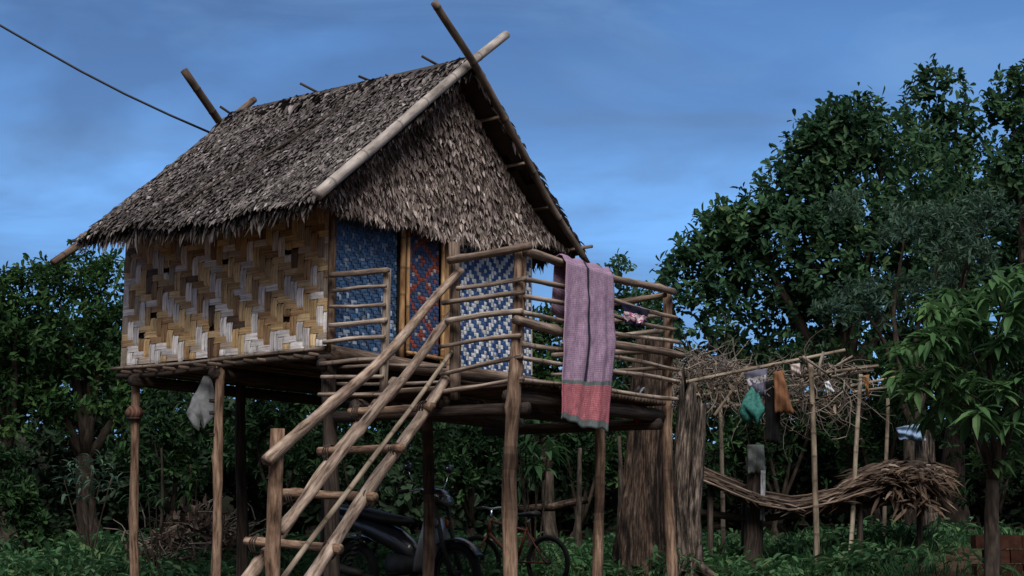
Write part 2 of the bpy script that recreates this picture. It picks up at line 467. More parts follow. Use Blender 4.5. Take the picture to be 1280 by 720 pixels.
vs_ = sc.view_settings
sc.display_settings.display_device = 'sRGB'
vs_.view_transform = 'Standard'; vs_.look = 'None'; vs_.exposure = 0.4; vs_.gamma = 1.0; vs_.use_curve_mapping = False
sc.cycles.max_bounces = 5; sc.cycles.diffuse_bounces = 3; sc.cycles.transparent_max_bounces = 6
sc.cycles.use_denoising = True

# ------------------------------------------------------------------ ground
def build_ground():
    xs = np.concatenate([np.linspace(-600, -16, 14), np.linspace(-15, 15, 91), np.linspace(16, 600, 14)])
    ys = np.concatenate([np.linspace(-300, -1, 8), np.linspace(0, 36, 109), np.linspace(38, 900, 16)])
    vs, fs = [], []
    for y in ys:
        for x in xs: vs.append((x, y, gz(float(x), float(y))))
    n = len(xs)
    for j in range(len(ys) - 1):
        for i in range(n - 1): fs.append((j * n + i, j * n + i + 1, (j + 1) * n + i + 1, (j + 1) * n + i))
    m, nt, out = newmat('soil')
    n1 = objnoise(nt, 0.7, 5); n2 = objnoise(nt, 16, 5)
    c = ramp(nt, n1, [(.35, (.035, .024, .018)), (.55, (.065, .043, .03)), (.75, (.045, .05, .028))])
    c = mixc(nt, c, ramp(nt, n2, [(.3, (.5, .48, .46)), (.7, (1.4, 1.35, 1.3))]), .8, 'MULTIPLY')
    surf(nt, out, c, .95, .1, n2, .8, .04)
    tag(finish('ground', vs, fs, m), kind='structure')
build_ground()

# ------------------------------------------------------------------ the hut
hb = H(0, 1.4, 0); hb.z = gz(hb.x, hb.y)
HUT = thing('stilt_hut', 'small thatched bamboo hut standing on tall wooden stilts', 'hut', hb)

def weave(mb, org, ex, ey, en, ncx, ncy, cw, ch, over, colf, dep=0.006, skip=None, sliv=1):
    """interlaced strips: every visible run of a strip is a bowed piece that dives under its neighbours"""
    def piece(p0, along, across, L, W, col, rnd):
        if sliv > 1:
            w0 = 0.0
            cuts = sorted(R.uniform(.2, .8) for _ in range(sliv - 1)) + [1.0]
            for c1 in cuts:
                g = R.uniform(.80, 1.16); j = R.uniform(-.05, .05) * L
                strip(p0 + across * (W * w0) + along * j + en * R.uniform(-.001, .0015), along, across, L * R.uniform(.96, 1.05), W * (c1 - w0), tuple(q * g for q in col), R.random()); w0 = c1
        else: strip(p0, along, across, L, W, col, rnd)
    def strip(p0, along, across, L, W, col, rnd):
        vs, uv = [], []
        for k, (s, d) in enumerate(((0, -1), (.16, .5), (.5, 1), (.84, .5), (1, -1))):
            for q in (0, 1):
                vs.append(p0 + along * (s * L) + across * (W * (0.03 + .94 * q)) + en * (dep * d))
                uv.append((rnd * 9 + s * L, rnd * 5 + q * W))
        fs = [(2 * k, 2 * k + 2, 2 * k + 3, 2 * k + 1) for k in range(4)]
        mb.add(vs, fs, uv, rnd, 0, col)
    for i in range(ncx):                      # upright strips
        j = 0
        while j < ncy:
            if over(i, j) and not (skip and skip(i, j)):
                k = j
                while k < ncy and over(i, k) and k - j < 6 and not (skip and skip(i, k)): k += 1
                piece(org + ex * (i * cw) + ey * (j * ch - .1 * ch), ey, ex, (k - j + .2) * ch, cw, colf(i, j, 0), R.random()); j = k
            else: j += 1
    for j in range(ncy):
        i = 0
        while i < ncx:
            if not over(i, j) and not (skip and skip(i, j)):
                k = i
                while k < ncx and not over(k, j) and k - i < 6 and not (skip and skip(k, j)): k += 1
                piece(org + ex * (i * cw - .1 * cw) + ey * (j * ch), ex, ey, (k - i + .2) * cw, ch, colf(i, j, 1), R.random()); i = k
            else: i += 1

Z = Vector((0, 0, 1))
# long side wall: wide twilled strips, pale where the weather reaches them
WB = MB(); LW = 2.70; WH = 1.50
nx, ny = 34, 25; cw, ch = LW / nx, WH / ny
vcol = [R.random() for _ in range(nx)]; hcol = [R.random() for _ in range(ny)]
def side_col(i, j, hor):
    t = j / ny
    cl = (i + 2 * (j // 7)) % 4
    band = (j + 1) % 7
    white = -.3
    if not hor and cl in (1, 2): white = .95 if band < 5 else .1
    if hor and cl in (1, 2): white = .80 if band < 4 else -.2
    if hor and j < 2: white = .55
    if (i < 3 or i > 31) and not hor: white = .5
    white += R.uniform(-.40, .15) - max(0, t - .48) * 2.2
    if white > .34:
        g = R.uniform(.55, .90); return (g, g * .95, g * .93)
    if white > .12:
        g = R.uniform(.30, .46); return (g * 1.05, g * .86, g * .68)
    g = R.uniform(.75, 1.25) * (1.1 - .3 * t)  # gold darkens upward: unweathered bamboo plus eave shade painted into the colour
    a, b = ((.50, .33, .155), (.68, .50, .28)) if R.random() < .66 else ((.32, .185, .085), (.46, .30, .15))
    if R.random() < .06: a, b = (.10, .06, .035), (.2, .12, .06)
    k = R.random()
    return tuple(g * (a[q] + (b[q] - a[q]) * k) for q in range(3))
hole = lambda i, j: (i % 12 == 3 and j == 4) or (i % 10 == 7 and j == 14) or (i, j) == (5, 7)
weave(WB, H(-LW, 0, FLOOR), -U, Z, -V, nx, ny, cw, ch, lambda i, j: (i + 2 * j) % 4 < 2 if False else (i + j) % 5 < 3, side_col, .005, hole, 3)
bk = MB(); 
box(WB, H(-LW / 2, .05, FLOOR + .75), -U, V, Z, LW / 2 - .01, .025, .75, mi=1)
side_wall = WB.build('woven_side_wall', [M['weave'], M['dark']], HUT, smooth=False)
side_wall['label'] = 'tan and whitish twilled bamboo wall under the eave'

def front_panel(name, v0, v1, z0, z1, cell, over, colf, mat, a=.012, label=None, tilt=0.0):
    mb = MB(); ex = V - U * tilt; ex.normalize()
    nx = max(2, int((v1 - v0) / cell)); ny = max(2, int((z1 - z0) / cell))
    weave(mb, H(a, v0, z0), ex, Z, -U, nx, ny, (v1 - v0) / nx, (z1 - z0) / ny, over, colf, .005)
    c = H(a - .03, (v0 + v1) / 2, (z0 + z1) / 2) - U * (tilt * (v1 - v0) / 2)
    box(mb, c, ex, -U, Z, (v1 - v0) / 2 - .006, .012, (z1 - z0) / 2, mi=1)
    o = mb.build(name, [mat, M['dark']], HUT, smooth=False)
    if label: o['label'] = label
    return o
ZT = FLOOR + 1.42
def blue_col(i, j, h):
    g = R.uniform(.6, 1.25); low = max(0, 1 - j / 22)
    if R.random() < .20 * low: return (.30, .38, .50)
    if R.random() < .05: return (.16, .20, .26)
    return (.036 * g, .085 * g, .18 * g)
front_panel('blue_front_wall', .03, .86, FLOOR - .02, ZT, .03, lambda i, j: (i // 1 + j) % 4 < 2, blue_col, M['weave_blue'], label='faded blue painted woven wall panel')
def diamond(i, j):
    P = 12
    d = abs(i % P - P / 2) + abs(j % P - P / 2)
    return int(d) % 4 < 2
def dia_col(i, j, h):
    g = R.uniform(.75, 1.15)
    if diamond(i, j): return (.60 * g, .63 * g, .66 * g)
    return (.04 * g, .09 * g, .235 * g)
def one_over(i, j): return (i + j) % 2 == 0
front_panel('diamond_front_wall', 1.70, 2.98, FLOOR - .03, ZT, .04, one_over, dia_col, M['weave_fine'], label='blue and white diamond patterned woven wall panel')

def door_col(i, j, h):
    g = R.uniform(.7, 1.2); P = 10
    d = abs(i % P - P / 2) + abs(j % P - P / 2)
    ii = int(d) % 5
    if ii in (0, 1) and R.random() < .85: return (.22 * g, .05 * g, .032 * g)
    if ii == 2 and R.random() < .3: return (.30 * g, .28 * g, .30 * g)
    return (.035 * g, .06 * g, .14 * g)
DOOR_TILT = 0.10
door = front_panel('door', .98, 1.40, FLOOR + .02, FLOOR + 1.30, .034, one_over, door_col, M['weave_fine'], a=.03, label='narrow door woven in red and blue diamonds', tilt=DOOR_TILT)
for nm, p in (('stile', [H(.06, .97, FLOOR), H(.06, .97, FLOOR + 1.36)]),
              ('stile', [H(.105, 1.42, FLOOR), H(.105, 1.42, FLOOR + 1.32)]),
              ('door_bar', [H(.06, .95, FLOOR + 1.33), H(.105, 1.44, FLOOR + 1.30)]),
              ('door_bar', [H(.07, .95, FLOOR + .03), H(.115, 1.44, FLOOR + .01)])):
    pole(nm, M['bamboo_gold'], door, p, .018, bamboo=True, wob=.003)
dj = [pole('door_jamb', M['bamboo_gold'], HUT, [H(.05, .90, FLOOR - .02), H(.05, .90, ZT)], .027, bamboo=True, wob=.004)]
mbj = MB(); box(mbj, H(.03, 1.56, FLOOR + .7), V, U, Z, .055, .02, .72, rnd=.6)
mbj.build('door_jamb', M['bamboo_gold'], HUT, smooth=False)
pole('door_jamb', M['bamboo_gold'], HUT, [H(.07, 1.66, FLOOR - .02), H(.07, 1.66, ZT)], .024, bamboo=True, wob=.004)
mbx = MB(); box(mbx, H(.0, .93, FLOOR + .7), V, U, Z, .035, .012, .7)
box(mbx, H(-.02, 1.49, FLOOR + .7), V, U, Z, .015, .012, .7)
mbx.build('door_reveal', M['dark'], HUT, smooth=False)
# far walls close the room
for nm, c, hx, e1, e2 in (('back_wall', H(-LW, 1.5, FLOOR + .75), 1.49, V, U), ('far_side_wall', H(-LW / 2, 3.0, FLOOR + .75), LW / 2, U, V)):
    mb = MB(); box(mb, c, e1, e2, Z, hx, .02, .75, rnd=.4, col=(.5, .4, .3))
    mb.build(nm, M['weave'], HUT, smooth=False)
# corner strips, sills
pole('corner_post', M['post'], HUT, [H(.02, -.01, FLOOR - .05), H(.0, .01, FLOOR + 1.5)], .035, rough=.04)
pole('sill_log', M['log'], HUT, [onv(408, 443, -.03) - U * .06, H(.10, 1.1, FLOOR - .09), H(.10, 2.9, FLOOR - .1)], .065, rough=.06, wob=.01)
# floor
mb = MB()
box(mb, H(-LW / 2, 1.5, FLOOR - .035), U, V, Z, LW / 2 - .02, 1.47, .02, mi=0, col=(.3, .25, .2))
mb.build('house_floor', M['oldpost'], HUT, smooth=False)
pole('floor_edge', M['rail'], HUT, [H(-2.78, -.05, FLOOR - .035), H(-.02, -.045, FLOOR - .03)], .017, bamboo=True, wob=.008, rough=.03)
pole('floor_edge', M['oldpost'], HUT, [H(-2.72, -.02, FLOOR - .10), H(.05, -.01, FLOOR - .09)], .028, rough=.06, wob=.012)
for k in range(13):
    a = -.08 - k * .205 + R.uniform(-.03, .03)
    pole('joist', M['bamboo_brown'] if k % 3 else M['log'], HUT, [H(a, -.11 - R.uniform(0, .07), FLOOR - .075 - R.uniform(0, .012)), H(a + R.uniform(-.05, .05), 2.95, FLOOR - .08)], .016, seg=.5, n=7)
for a, v0, v1 in ((-2.45, -.08, 3.1), (-1.35, -.08, 3.1), (-.05, -.05, 3.1)):
    pole('floor_beam', M['oldpost'], HUT, [H(a, v0, FLOOR - .16), H(a, v1, FLOOR - .17)], .055, rough=.05, seg=.4)

# stilts
def dark_band(a, b):  # darkens one stretch of a stilt, fading out at both ends
    def f(t):
        q = sm(t, a - .16, a + .08) * (1 - sm(t, b - .08, b + .16)) * (.9 + .1 * math.sin(t * 60))
        return tuple(1 + (c - 1) * q for c in (.17, .155, .15))
    return f
def stilt(px0, px1, v0, a0, r, m, ztop, colf=None, rough=.07, wob=.012):
    top = H(a0, v0, ztop); b = Vector((top.x, top.y, 0)); 
    # lean so that the foot shows under px1
    if px1 is not None: b.x = EYE.x + (px1 - 640) / FPX * (b.y * math.cos(PITCH) - .5 * math.sin(PITCH))
    b.z = gz(b.x, b.y) - .25
    return pole('stilt', m, HUT, [b, top], r, rough=rough, wob=wob, taper=.88, n=12, seg=.07, colf=colf)
p = onv(168, 470, .02); s1 = stilt(0, 170, .02, (O - p).dot(U) if False else -((p - O).dot(U)), .045, M['post'], FLOOR - .1)
p = onv(277, 455, .0); s2 = stilt(0, 268, 0, -((p - O).dot(U)), .046, M['post'], FLOOR - .06)
stilt(0, 302, 1.2, -2.3, .06, M['oldpost'], FLOOR - .12)
stilt(0, 415, .05, -.04, .07, M['oldpost'], FLOOR - .1)
stilt(0, 536, 1.31, .02, .055, M['post'], FLOOR - .16, dark_band(.5, 1.01))
stilt(0, None, 2.85, -1.2, .06, M['oldpost'], FLOOR - .12)
stilt(0, None, 2.6, -2.4, .06, M['oldpost'], FLOOR - .12)
p = ona(637, 660, 2.0)
b0 = Vector((p.x, p.y, gz(p.x, p.y) - .25)); t0 = ona(651, 310, 2.0)
pole('stilt', M['post'], HUT, [b0, p + Z * .35, t0], [.060, .057, .047], rough=.08, wob=.008, n=12, seg=.06, colf=dark_band(.36, .52))
p = ona(746, 700, 2.0); t0 = ona(750, 505, 1.97)
pole('stilt', M['post'], HUT, [Vector((p.x, p.y, gz(p.x, p.y) - .25)), t0], [.046, .041], rough=.06, wob=.008, n=12, seg=.06, colf=dark_band(.50, .66))
p = ona(839, 700, 2.0); t0 = ona(832, 362, 1.97)
pole('stilt', M['post'], HUT, [Vector((p.x, p.y, gz(p.x, p.y) - .25)), t0], [.047, .043], rough=.07, wob=.012, n=12, seg=.06, colf=dark_band(.41, .47))
# the round lump tied to the first stilt
q = onv(168, 514, .02); mb = MB()
rings = []
for k in range(9):
    t = k / 8; rr = .085 * math.sin(math.pi * (t * .94 + .03)) ** .7
    rings.append([q + Vector((rr * math.cos(2 * math.pi * j / 14), rr * math.sin(2 * math.pi * j / 14), (t - .6) * .17)) for j in range(14)])
loft(mb, rings, col=(.75, .55, .5)); mb.build('knob', M['log'], s1)
mb = MB()
for k in range(4): torus(mb, q + Z * (-.07 + .028 * k), Z, .055, .016, rnd=.1)
mb.build('binding', M['oldpost'], s1)
for zz_ in (.47, .62, .9):
    q2 = onv(270, 455 + zz_ * 100, .0); mb = MB(); torus(mb, q2, Z, .056, .008); torus(mb, q2 + Z * .015, Z, .056, .007); mb.build('binding', M['oldpost'], s2)

# ---- deck
DZ = 2.02
mb = MB()
for k in range(42):
    v = .03 + k * .053
    tube(mb, [H(.08, v, DZ + R.uniform(-.006, .006)), H(2.02, v + R.uniform(-.01, .01), DZ)], .024, n=6, seg=1, mi=0, colf=lambda t: (.8, .75, .7))
mb.build('deck_floor', M['bamboo_brown'], HUT)
for a in (1.93, 1.2, .35):
    pole('deck_beam', M['oldpost'], HUT, [H(a, -.06, DZ - .10), H(a, 2.3, DZ - .11)], .06, rough=.05, seg=.4)
pole('deck_beam', M['oldpost'], HUT, [H(.05, .05, DZ - .17), H(2.05, .05, DZ - .19)], .05, rough=.05, seg=.4)
pole('deck_beam', M['oldpost'], HUT, [H(.05, 2.15, DZ - .17), H(2.0, 2.15, DZ - .19)], .05, rough=.05, seg=.4)
pole('railing_post', M['rail'], HUT, [onv(480, 492, -.03), onv(483, 336, -.03)], .034, rough=.06, wob=.006)
pole('railing_post', M['log'], HUT, [onv(568, 500, .05), onv(568, 303, .05)], .045, rough=.06, wob=.006)
def rails(rows, fn, off):
    for (x0, y0, x1, y1, th, kind) in rows:
        p0, p1 = fn(x0, y0, off), fn(x1, y1, off)
        rad = m_px(th, (p0.y + p1.y) / 2) / 2 * .84
        big = kind == 'log'
        mid = (p0 + p1) / 2 + Z * R.uniform(-.012, .012)
        pole('rail', M['log' if big else 'rail'], HUT, [p0, mid, p1], [rad * 1.08, rad, rad * .92] if R.random() < .5 else [rad * .92, rad, rad * 1.08],
             wob=.013, rough=.10 if big else .07, bamboo=(kind == 'bam'), n=9, seg=.06)
rails([(413, 346, 486, 338, 9, 'log'), (413, 366, 484, 358, 6, 'r'), (413, 385, 482, 380, 6, 'r'), (412, 406, 482, 402, 8, 'r'), (406, 427, 482, 423, 7, 'r'),
       (398, 453, 482, 450, 7, 'bam'), (400, 473, 486, 470, 6, 'bam'), (400, 495, 488, 492, 7, 'bam')], onv, -.07)
rails([(420, 461, 558, 457, 5, 'r'), (420, 481, 556, 476, 5, 'r'), (432, 496, 556, 486, 5, 'r')], onv, .10)
rails([(559, 326, 663, 305, 12, 'log'), (571, 359, 657, 347, 7, 'r'), (552, 379, 656, 367, 8, 'r'), (557, 400, 653, 391, 9, 'r'),
       (549, 433, 652, 422, 7, 'r'), (549, 466, 654, 446, 7, 'r'), (548, 492, 654, 473, 7, 'r')], onv, -.06)
rails([(656, 315, 842, 367, 12, 'log'), (655, 348, 846, 397, 7, 'r'), (655, 371, 844, 412, 7, 'r'), (653, 393, 849, 430, 7, 'bam'), (645, 402, 851, 446, 13, 'log'),
       (654, 428, 848, 461, 7, 'bam'), (652, 448, 850, 478, 7, 'bam'), (651, 474, 846, 498, 7, 'bam')], ona, 2.06)
rails([(690, 388, 832, 368, 9, 'log'), (700, 413, 828, 396, 7, 'r'), (700, 428, 830, 415, 7, 'r'), (690, 446, 832, 436, 9, 'r'), (690, 468, 832, 460, 6, 'r')], lambda x, y, o: onv(x, y, o), 2.2)

# ---- roof
AG = .35                       # how far the barge poles stand out
E1 = ona(400, 243, AG); AP = ona(592, 78, AG)
vE = (E1 - H(AG, 0, 0)).dot(V); vA = (AP - H(AG, 0, 0)).dot(V)
zE, zA = E1.z, AP.z
vR = 2 * vA - vE
LB = 3.45                      # back barge pole distance behind the front one
def roofp(side, s, a, lift=0.0):
    """s = 0 at the ridge, 1 at the eave"""
    v = vA + (vE - vA) * s * (1 if side < 0 else -1)
    return H(a, v, zA + (zE - zA) * s + lift + .03 * math.sin(a * 2.2) * s)
slope_len = math.hypot(vA - vE, zA - zE)
def thatch_side(side, n_rows, per_row, smax=1.02):
    mb = MB()
    a0, a1 = AG - .04, AG - LB + .25
    NA, NS = 24, 12
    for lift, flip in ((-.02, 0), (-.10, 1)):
        vs = []; fs = []
        for i in range(NA + 1):
            for j in range(NS + 1):
                s_ = smax * j / NS; a = a0 + (a1 + .17 * s_ - a0) * i / NA
                vs.append(roofp(side, s_, a, lift))
        for i in range(NA):
            for j in range(NS):
                if side > 0 and R.random() < (.035 if j > 3 else .0) and i < 9: continue
                fs.append((i * (NS + 1) + j, i * (NS + 1) + j + 1, (i + 1) * (NS + 1) + j + 1, (i + 1) * (NS + 1) + j))
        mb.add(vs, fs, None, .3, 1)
    down = (roofp(side, 1, 0) - roofp(side, 0, 0)); down.z = zE - zA; down.normalize()
    nrm = (-U).cross(down).normalized()
    if nrm.z < 0: nrm = -nrm
    lv = LV(); P, D, NN, L, W, RN = [], [], [], [], [], []
    for r_ in range(n_rows):
        s = .02 + (smax - .02) * (r_ / (n_rows - 1))
        for k in range(per_row):
            a = a0 - .03 + (a1 + (.17 * s) - a0 + .06) * R.random()
            ss = s + R.uniform(-.025, .02)
            lump = .02 * math.sin(a * 9 + 5 * s) + .02 * math.sin(a * 4.1 - 9 * s)
            P.append(tuple(roofp(side, ss, a, .0 + lump + R.uniform(0, .035))))
            d = down + U * R.gauss(0, .26) + nrm * R.uniform(-.03, .12)
            D.append(tuple(d)); NN.append(tuple(nrm + Vector((R.gauss(0, .25), R.gauss(0, .25), 0))))
            L.append(R.uniform(.05, .115)); W.append(R.uniform(.018, .042)); RN.append(min(1, max(0, R.gauss(.45, .24) + .12 * math.sin(a * 2.3 + 2.5 * s))))
    # ragged eave fringe
    for k in range(760):
        a = a0 + (a1 + .17 - a0) * R.random()
        P.append(tuple(roofp(side, smax - .02 + R.uniform(-.03, .02), a, R.uniform(-.09, .02))))
        d = down * .6 + Vector((0, 0, -.8)) + U * R.gauss(0, .35)
        D.append(tuple(d)); NN.append(tuple(nrm)); L.append(R.uniform(.08, .20)); W.append(R.uniform(.016, .036)); RN.append(R.uniform(0, .7))
    for aa in (a0, a1):
        for k in range(230):
            s = R.random() * smax
            P.append(tuple(roofp(side, s, aa + ((.17 * s) if aa == a1 else 0) + R.uniform(-.03, .03), R.uniform(-.09, .03))))
            D.append(tuple(down + (-U if aa == a0 else U) * R.uniform(.1, .6) + Z * R.uniform(-.5, .1))); NN.append(tuple(nrm)); L.append(R.uniform(.08, .16)); W.append(R.uniform(.02, .05)); RN.append(R.uniform(0, .7))
    lv.add(np.array(P), np.array(D), np.array(NN), np.array(L), np.array(W), droop=NR.uniform(-.1, .35, len(P)), fold=.25, tpl=BLADE, rnd=RN)
    lv.into(mb, 0)
    return mb.build('roof_slope', [M['thatch'], M['thatch_under']], HUT, smooth=False)
slope_l = thatch_side(-1, 78, 380)
slope_r = thatch_side(1, 26, 110, .90)
# seam line: slight overlap step across the left slope is made by a dark batten showing through
pole('thatch_batten', M['oldpost'], slope_l, [roofp(-1, .12, -.9, .035), roofp(-1, .5, -1.1, .03), roofp(-1, .98, -1.75, .02)], .014, wob=.012, seg=.1)
# battens under the right slope
for s, o_ in ((.2, .0), (.42, -.02), (.64, .0), (.86, .17)):
    pole('batten', M['log'], slope_r, [roofp(1, s, AG + o_, -.115), roofp(1, s, AG - LB, -.12)], .018, seg=.5)
for s in (.3, .6, .9):
    pole('batten', M['log'], slope_l, [roofp(-1, s, AG + R.uniform(-.05, .03), -.12), roofp(-1, s, AG - LB, -.12)], .018, seg=.5)
# ridge cap
mb = MB(); lv = LV(); P, D, NN, RN = [], [], [], []
for k in range(1500):
    a = AG - .02 - (LB - .25) * R.random(); sd_ = R.choice((-1, 1)); s = R.uniform(-.01, .10)
    P.append(tuple(roofp(sd_, s, a, .035 + R.uniform(0, .025) + .012 * math.sin(a * 6))))
    dn = roofp(sd_, 1, 0) - roofp(sd_, 0, 0); dn.normalize()
    D.append(tuple(dn + U * R.gauss(.25, .5) + Z * R.uniform(-.05, .1))); NN.append((0, 0, 1)); RN.append(R.uniform(.25, .95))
lv.add(np.array(P), np.array(D), np.array(NN), NR.uniform(.12, .24, len(P)), NR.uniform(.035, .07, len(P)), droop=.25, fold=.25, tpl=BLADE, rnd=RN)
lv.into(mb)
ring = []
for i in range(25):
    a = AG - .05 - (LB - .3) * i / 24
    ring.append([roofp(-1, .10, a, .02), roofp(-1, .05, a, .045), roofp(1, 0, a, .065), roofp(1, .05, a, .045), roofp(1, .10, a, .02)])
loft(mb, ring, close=False, mi=0, rnd=.25)
mb.build('ridge_cap', [M['thatch']], HUT, smooth=False)
# barge poles
pole('barge_pole', M['bamboo_grey'], HUT, [ona(396, 245, AG), ona(520, 137, AG), ona(632, 43, AG)], [.050, .048, .042], bamboo=True, gap=(.42, .6), n=14, wob=.006)
pole('barge_pole', M['bamboo_brown'], HUT, [ona(735, 334, AG + .09), ona(640, 165, AG + .09), ona(544, 2, AG + .09)], [.032, .036, .037], bamboo=True, gap=(.5, .7), n=12, wob=.012)
bkp = AG - LB + .06
Eb = roofp(-1, 1.06, bkp); Tb = roofp(-1, -.36, bkp)
p0 = ona(66, 326, bkp); p1 = ona(318, 121, bkp)
pole('barge_pole', M['log'], HUT, [p0 - Z * .02, p0.lerp(p1, .12) - Z * .06, p1 - Z * .03], .036, bamboo=True, n=10)
p1 = ona(230, 88, bkp - .05); p0 = ona(270, 146, bkp - .05); dd = (p0 - p1).normalized()
pole('barge_pole', M['bamboo_brown'], HUT, [p1, p1 + dd * 3.1], .043, bamboo=True, n=10)
for (x0, y0, x1, y1) in ((275, 133, 300, 150), (375, 104, 402, 118), (448, 95, 470, 104), (527, 70, 552, 84)):
    d_ = 14.2 + (560 - x0) / 300 * 1.75
    pole('ridge_stick', M['oldpost'], HUT, [at(x0, y0, d_), at(x1, y1, d_ + .05)], .014)
# gable
mb = MB(); lv = LV(); P, D, NN, L, W, RN = [], [], [], [], [], []
GA = .07
gz0 = FLOOR + 1.10
def gable_half(v):          # roof underside height over v
    return zA - .08 - (zA - zE) * abs(v - vA) / (vA - vE)
GLOW = []
for (x, y) in ((418, 262), (445, 276), (500, 284), (545, 296), (570, 306), (610, 310), (650, 310), (690, 308)):
    q = ona(x, y, GA + .12); GLOW.append(((q - H(0, 0, 0)).dot(V), q.z))
def gable_low(v):
    z = GLOW[0][1]
    for (v0, z0), (v1, z1) in zip(GLOW, GLOW[1:]):
        if v >= v0: z = z0 + (z1 - z0) * min(1, (v - v0) / (v1 - v0))
    return z + .02 * math.sin(v * 9) + .015 * math.sin(v * 23)
for row in range(64):
    for k in range(210):
        v = vE + .05 + (vR - vE - .24) * R.random()
        lo, hi = gable_low(v), gable_half(v)
        ln_ = R.uniform(.06, .13)
        z = lo + ln_ * .85 + (hi - lo - .08) * (row + R.random()) / 64
        if z > hi - .03: continue
        fall = max(0, min(1, (4.35 - z) / .8))
        bulge = .02 + .02 * math.sin(v * 4 + z * 3) + .07 * fall
        P.append(tuple(H(GA + bulge + R.uniform(0, .035), v, z)))
        D.append(tuple(Vector((0, 0, -1)) - U * R.uniform(-.15, .36) + V * R.gauss(0, .24)))
        NN.append(tuple(-U + V * R.gauss(0, .6) + Z * .2)); L.append(ln_); W.append(R.uniform(.018, .04)); RN.append(min(1, max(0, R.gauss(.5, .27))))
for k in range(520):
    v = vE + .25 + (vR - vE - .5) * R.random(); ln_ = R.uniform(.07, .16)
    P.append(tuple(H(GA + .08 + R.uniform(0, .05), v, gable_low(v) + ln_ * R.uniform(.6, 1.0))))
    D.append(tuple(Vector((0, 0, -1)) - U * R.uniform(-.15, .3) + V * R.gauss(0, .25))); NN.append(tuple(-U + V * R.gauss(0, .5))); L.append(ln_); W.append(R.uniform(.016, .034)); RN.append(R.uniform(.1, 1))
lv.add(np.array(P), np.array(D), np.array(NN), np.array(L), np.array(W), droop=NR.uniform(-.35, .35, len(P)), fold=.35, tpl=BLADE, rnd=RN)
lv.into(mb)
n_ = 12; front_, back_ = [], []
tri = [(vE + .12, gable_half(vE + .12)), (vE + .4, gz0 + .22), (vA, gz0 + .12), (vR - .4, gz0 + .14), (vR - .12, gable_half(vR - .12)), (vA, zA - .1)]
vs = [H(GA + .03, v, z) for v, z in tri] + [H(GA - .03, v, z) for v, z in tri]
mb.add(vs, [(0, 1, 2, 5), (2, 3, 4, 5), (11, 8, 7, 6), (11, 10, 9, 8)] + [(i, i + 6, (i + 1) % 6 + 6, (i + 1) % 6) for i in range(6)], None, .2, 1)
mb.build('gable_thatch', [M['gable'], M['thatch_under']], HUT, smooth=False)
# back gable, plain
mb = MB(); ba = -LW - .03
vs = [H(ba, v, z) for v, z in tri] + [H(ba - .04, v, z) for v, z in tri]
mb.add(vs, [(5, 2, 1, 0), (5, 4, 3, 2), (6, 7, 8, 11), (8, 9, 10, 11)] + [(i, (i + 1) % 6, (i + 1) % 6 + 6, i + 6) for i in range(6)], None, .2)
mb.build('back_gable', M['thatch_under'], HUT, smooth=False)

# ------------------------------------------------------------------ ladder
AE = 1.26
def onl(px, py, a): return ona_line(px, py, a)
lad_base = ona(390, 735, AE)
LAD = thing('wooden_ladder', 'rough wooden ladder with round rungs and handrails leaning up to the deck', 'ladder', Vector((lad_base.x, lad_base.y, gz(lad_base.x, lad_base.y))))
def on_side(px, py, a):       # on the vertical plane that runs along V at distance a
    return hit(px, py, H(a, 0, 0), U)
def ext(p, q, zt):            # carry the line p->q on down to height zt
    t = (zt - p.z) / (q.z - p.z); return p + (q - p) * t
pe0, pe1 = on_side(390, 720, AE), on_side(557, 473, AE)
gE = ext(pe0, pe1, .12)
stile_r = pole('stile', M['ladder'], LAD, [gE, pe0, pe1], [.052, .050, .042], rough=.07, wob=.012, n=12, seg=.07)
pc0, pc1 = on_side(308, 720, .5), on_side(486, 484, .5)
gC = ext(pc0, pc1, .12)
pole('stile', M['ladder'], LAD, [gC, pc0, pc1 + (pc1 - pc0) * .05], [.050, .048, .042], rough=.07, wob=.014, n=12, seg=.07)
ln = (pe1 - pe0).cross(U).normalized()
if ln.z < 0: ln = -ln
for (x0, y0, x1, y1) in ((440, 520, 545, 515), (404, 570, 509, 568), (358, 624, 473, 627), (312, 684, 429, 692)):
    e = on_side(x1, y1, AE + .10); c = on_side(x0, y0, .40)
    rg = pole('rung', M['rung'], LAD, [c + ln * .055, (c + e) / 2 + ln * .05, e + ln * .055], [.034, .032, .035], rough=.08, wob=.008, n=10, seg=.05)
    for pnt in (c.lerp(e, .11), c.lerp(e, .89)):
        mb = MB()
        for k in range(3): torus(mb, pnt + ln * .03 + U * (.012 * (k - 1)), (U + V * .25 * (k - 1)).normalized(), .066, .006, 16, 5, rnd=.2)
        mb.build('lashing', M['oldpost'], rg)
e = on_side(384, 752, AE + .1); c = on_side(268, 744, .4)
pole('rung', M['rung'], LAD, [c + ln * .055, e + ln * .055], .036, rough=.06, wob=.006, n=10)
AH = AE + .12
pp = on_side(346, 536, AH); pf = Vector((pp.x + .01, pp.y, gz(pp.x, pp.y) - .2))
pole('handrail_post', M['rung'], LAD, [pf, pp], [.052, .05], rough=.05, wob=.008, n=12, colf=lambda t: (.7, .62, .6) if t > .955 else (1, 1, 1))
pole('handrail', M['ladder'], LAD, [on_side(336, 578, AH + .07), on_side(460, 463, AH + .05), on_side(577, 340, AH - .02)], [.044, .041, .032], rough=.07, wob=.014, n=12, seg=.07)
pole('handrail', M['ladder'], LAD, [on_side(345, 664, AH - .07), on_side(430, 562, AH - .06), on_side(502, 476, AH - .06)], [.056, .055, .053], rough=.10, wob=.012, n=12, flat=.6, seg=.07)
pole('handrail', M['ladder'], LAD, [on_side(484, 497, AH - .10), on_side(568, 387, AH - .1)], [.04, .034], rough=.06, wob=.008, n=10)
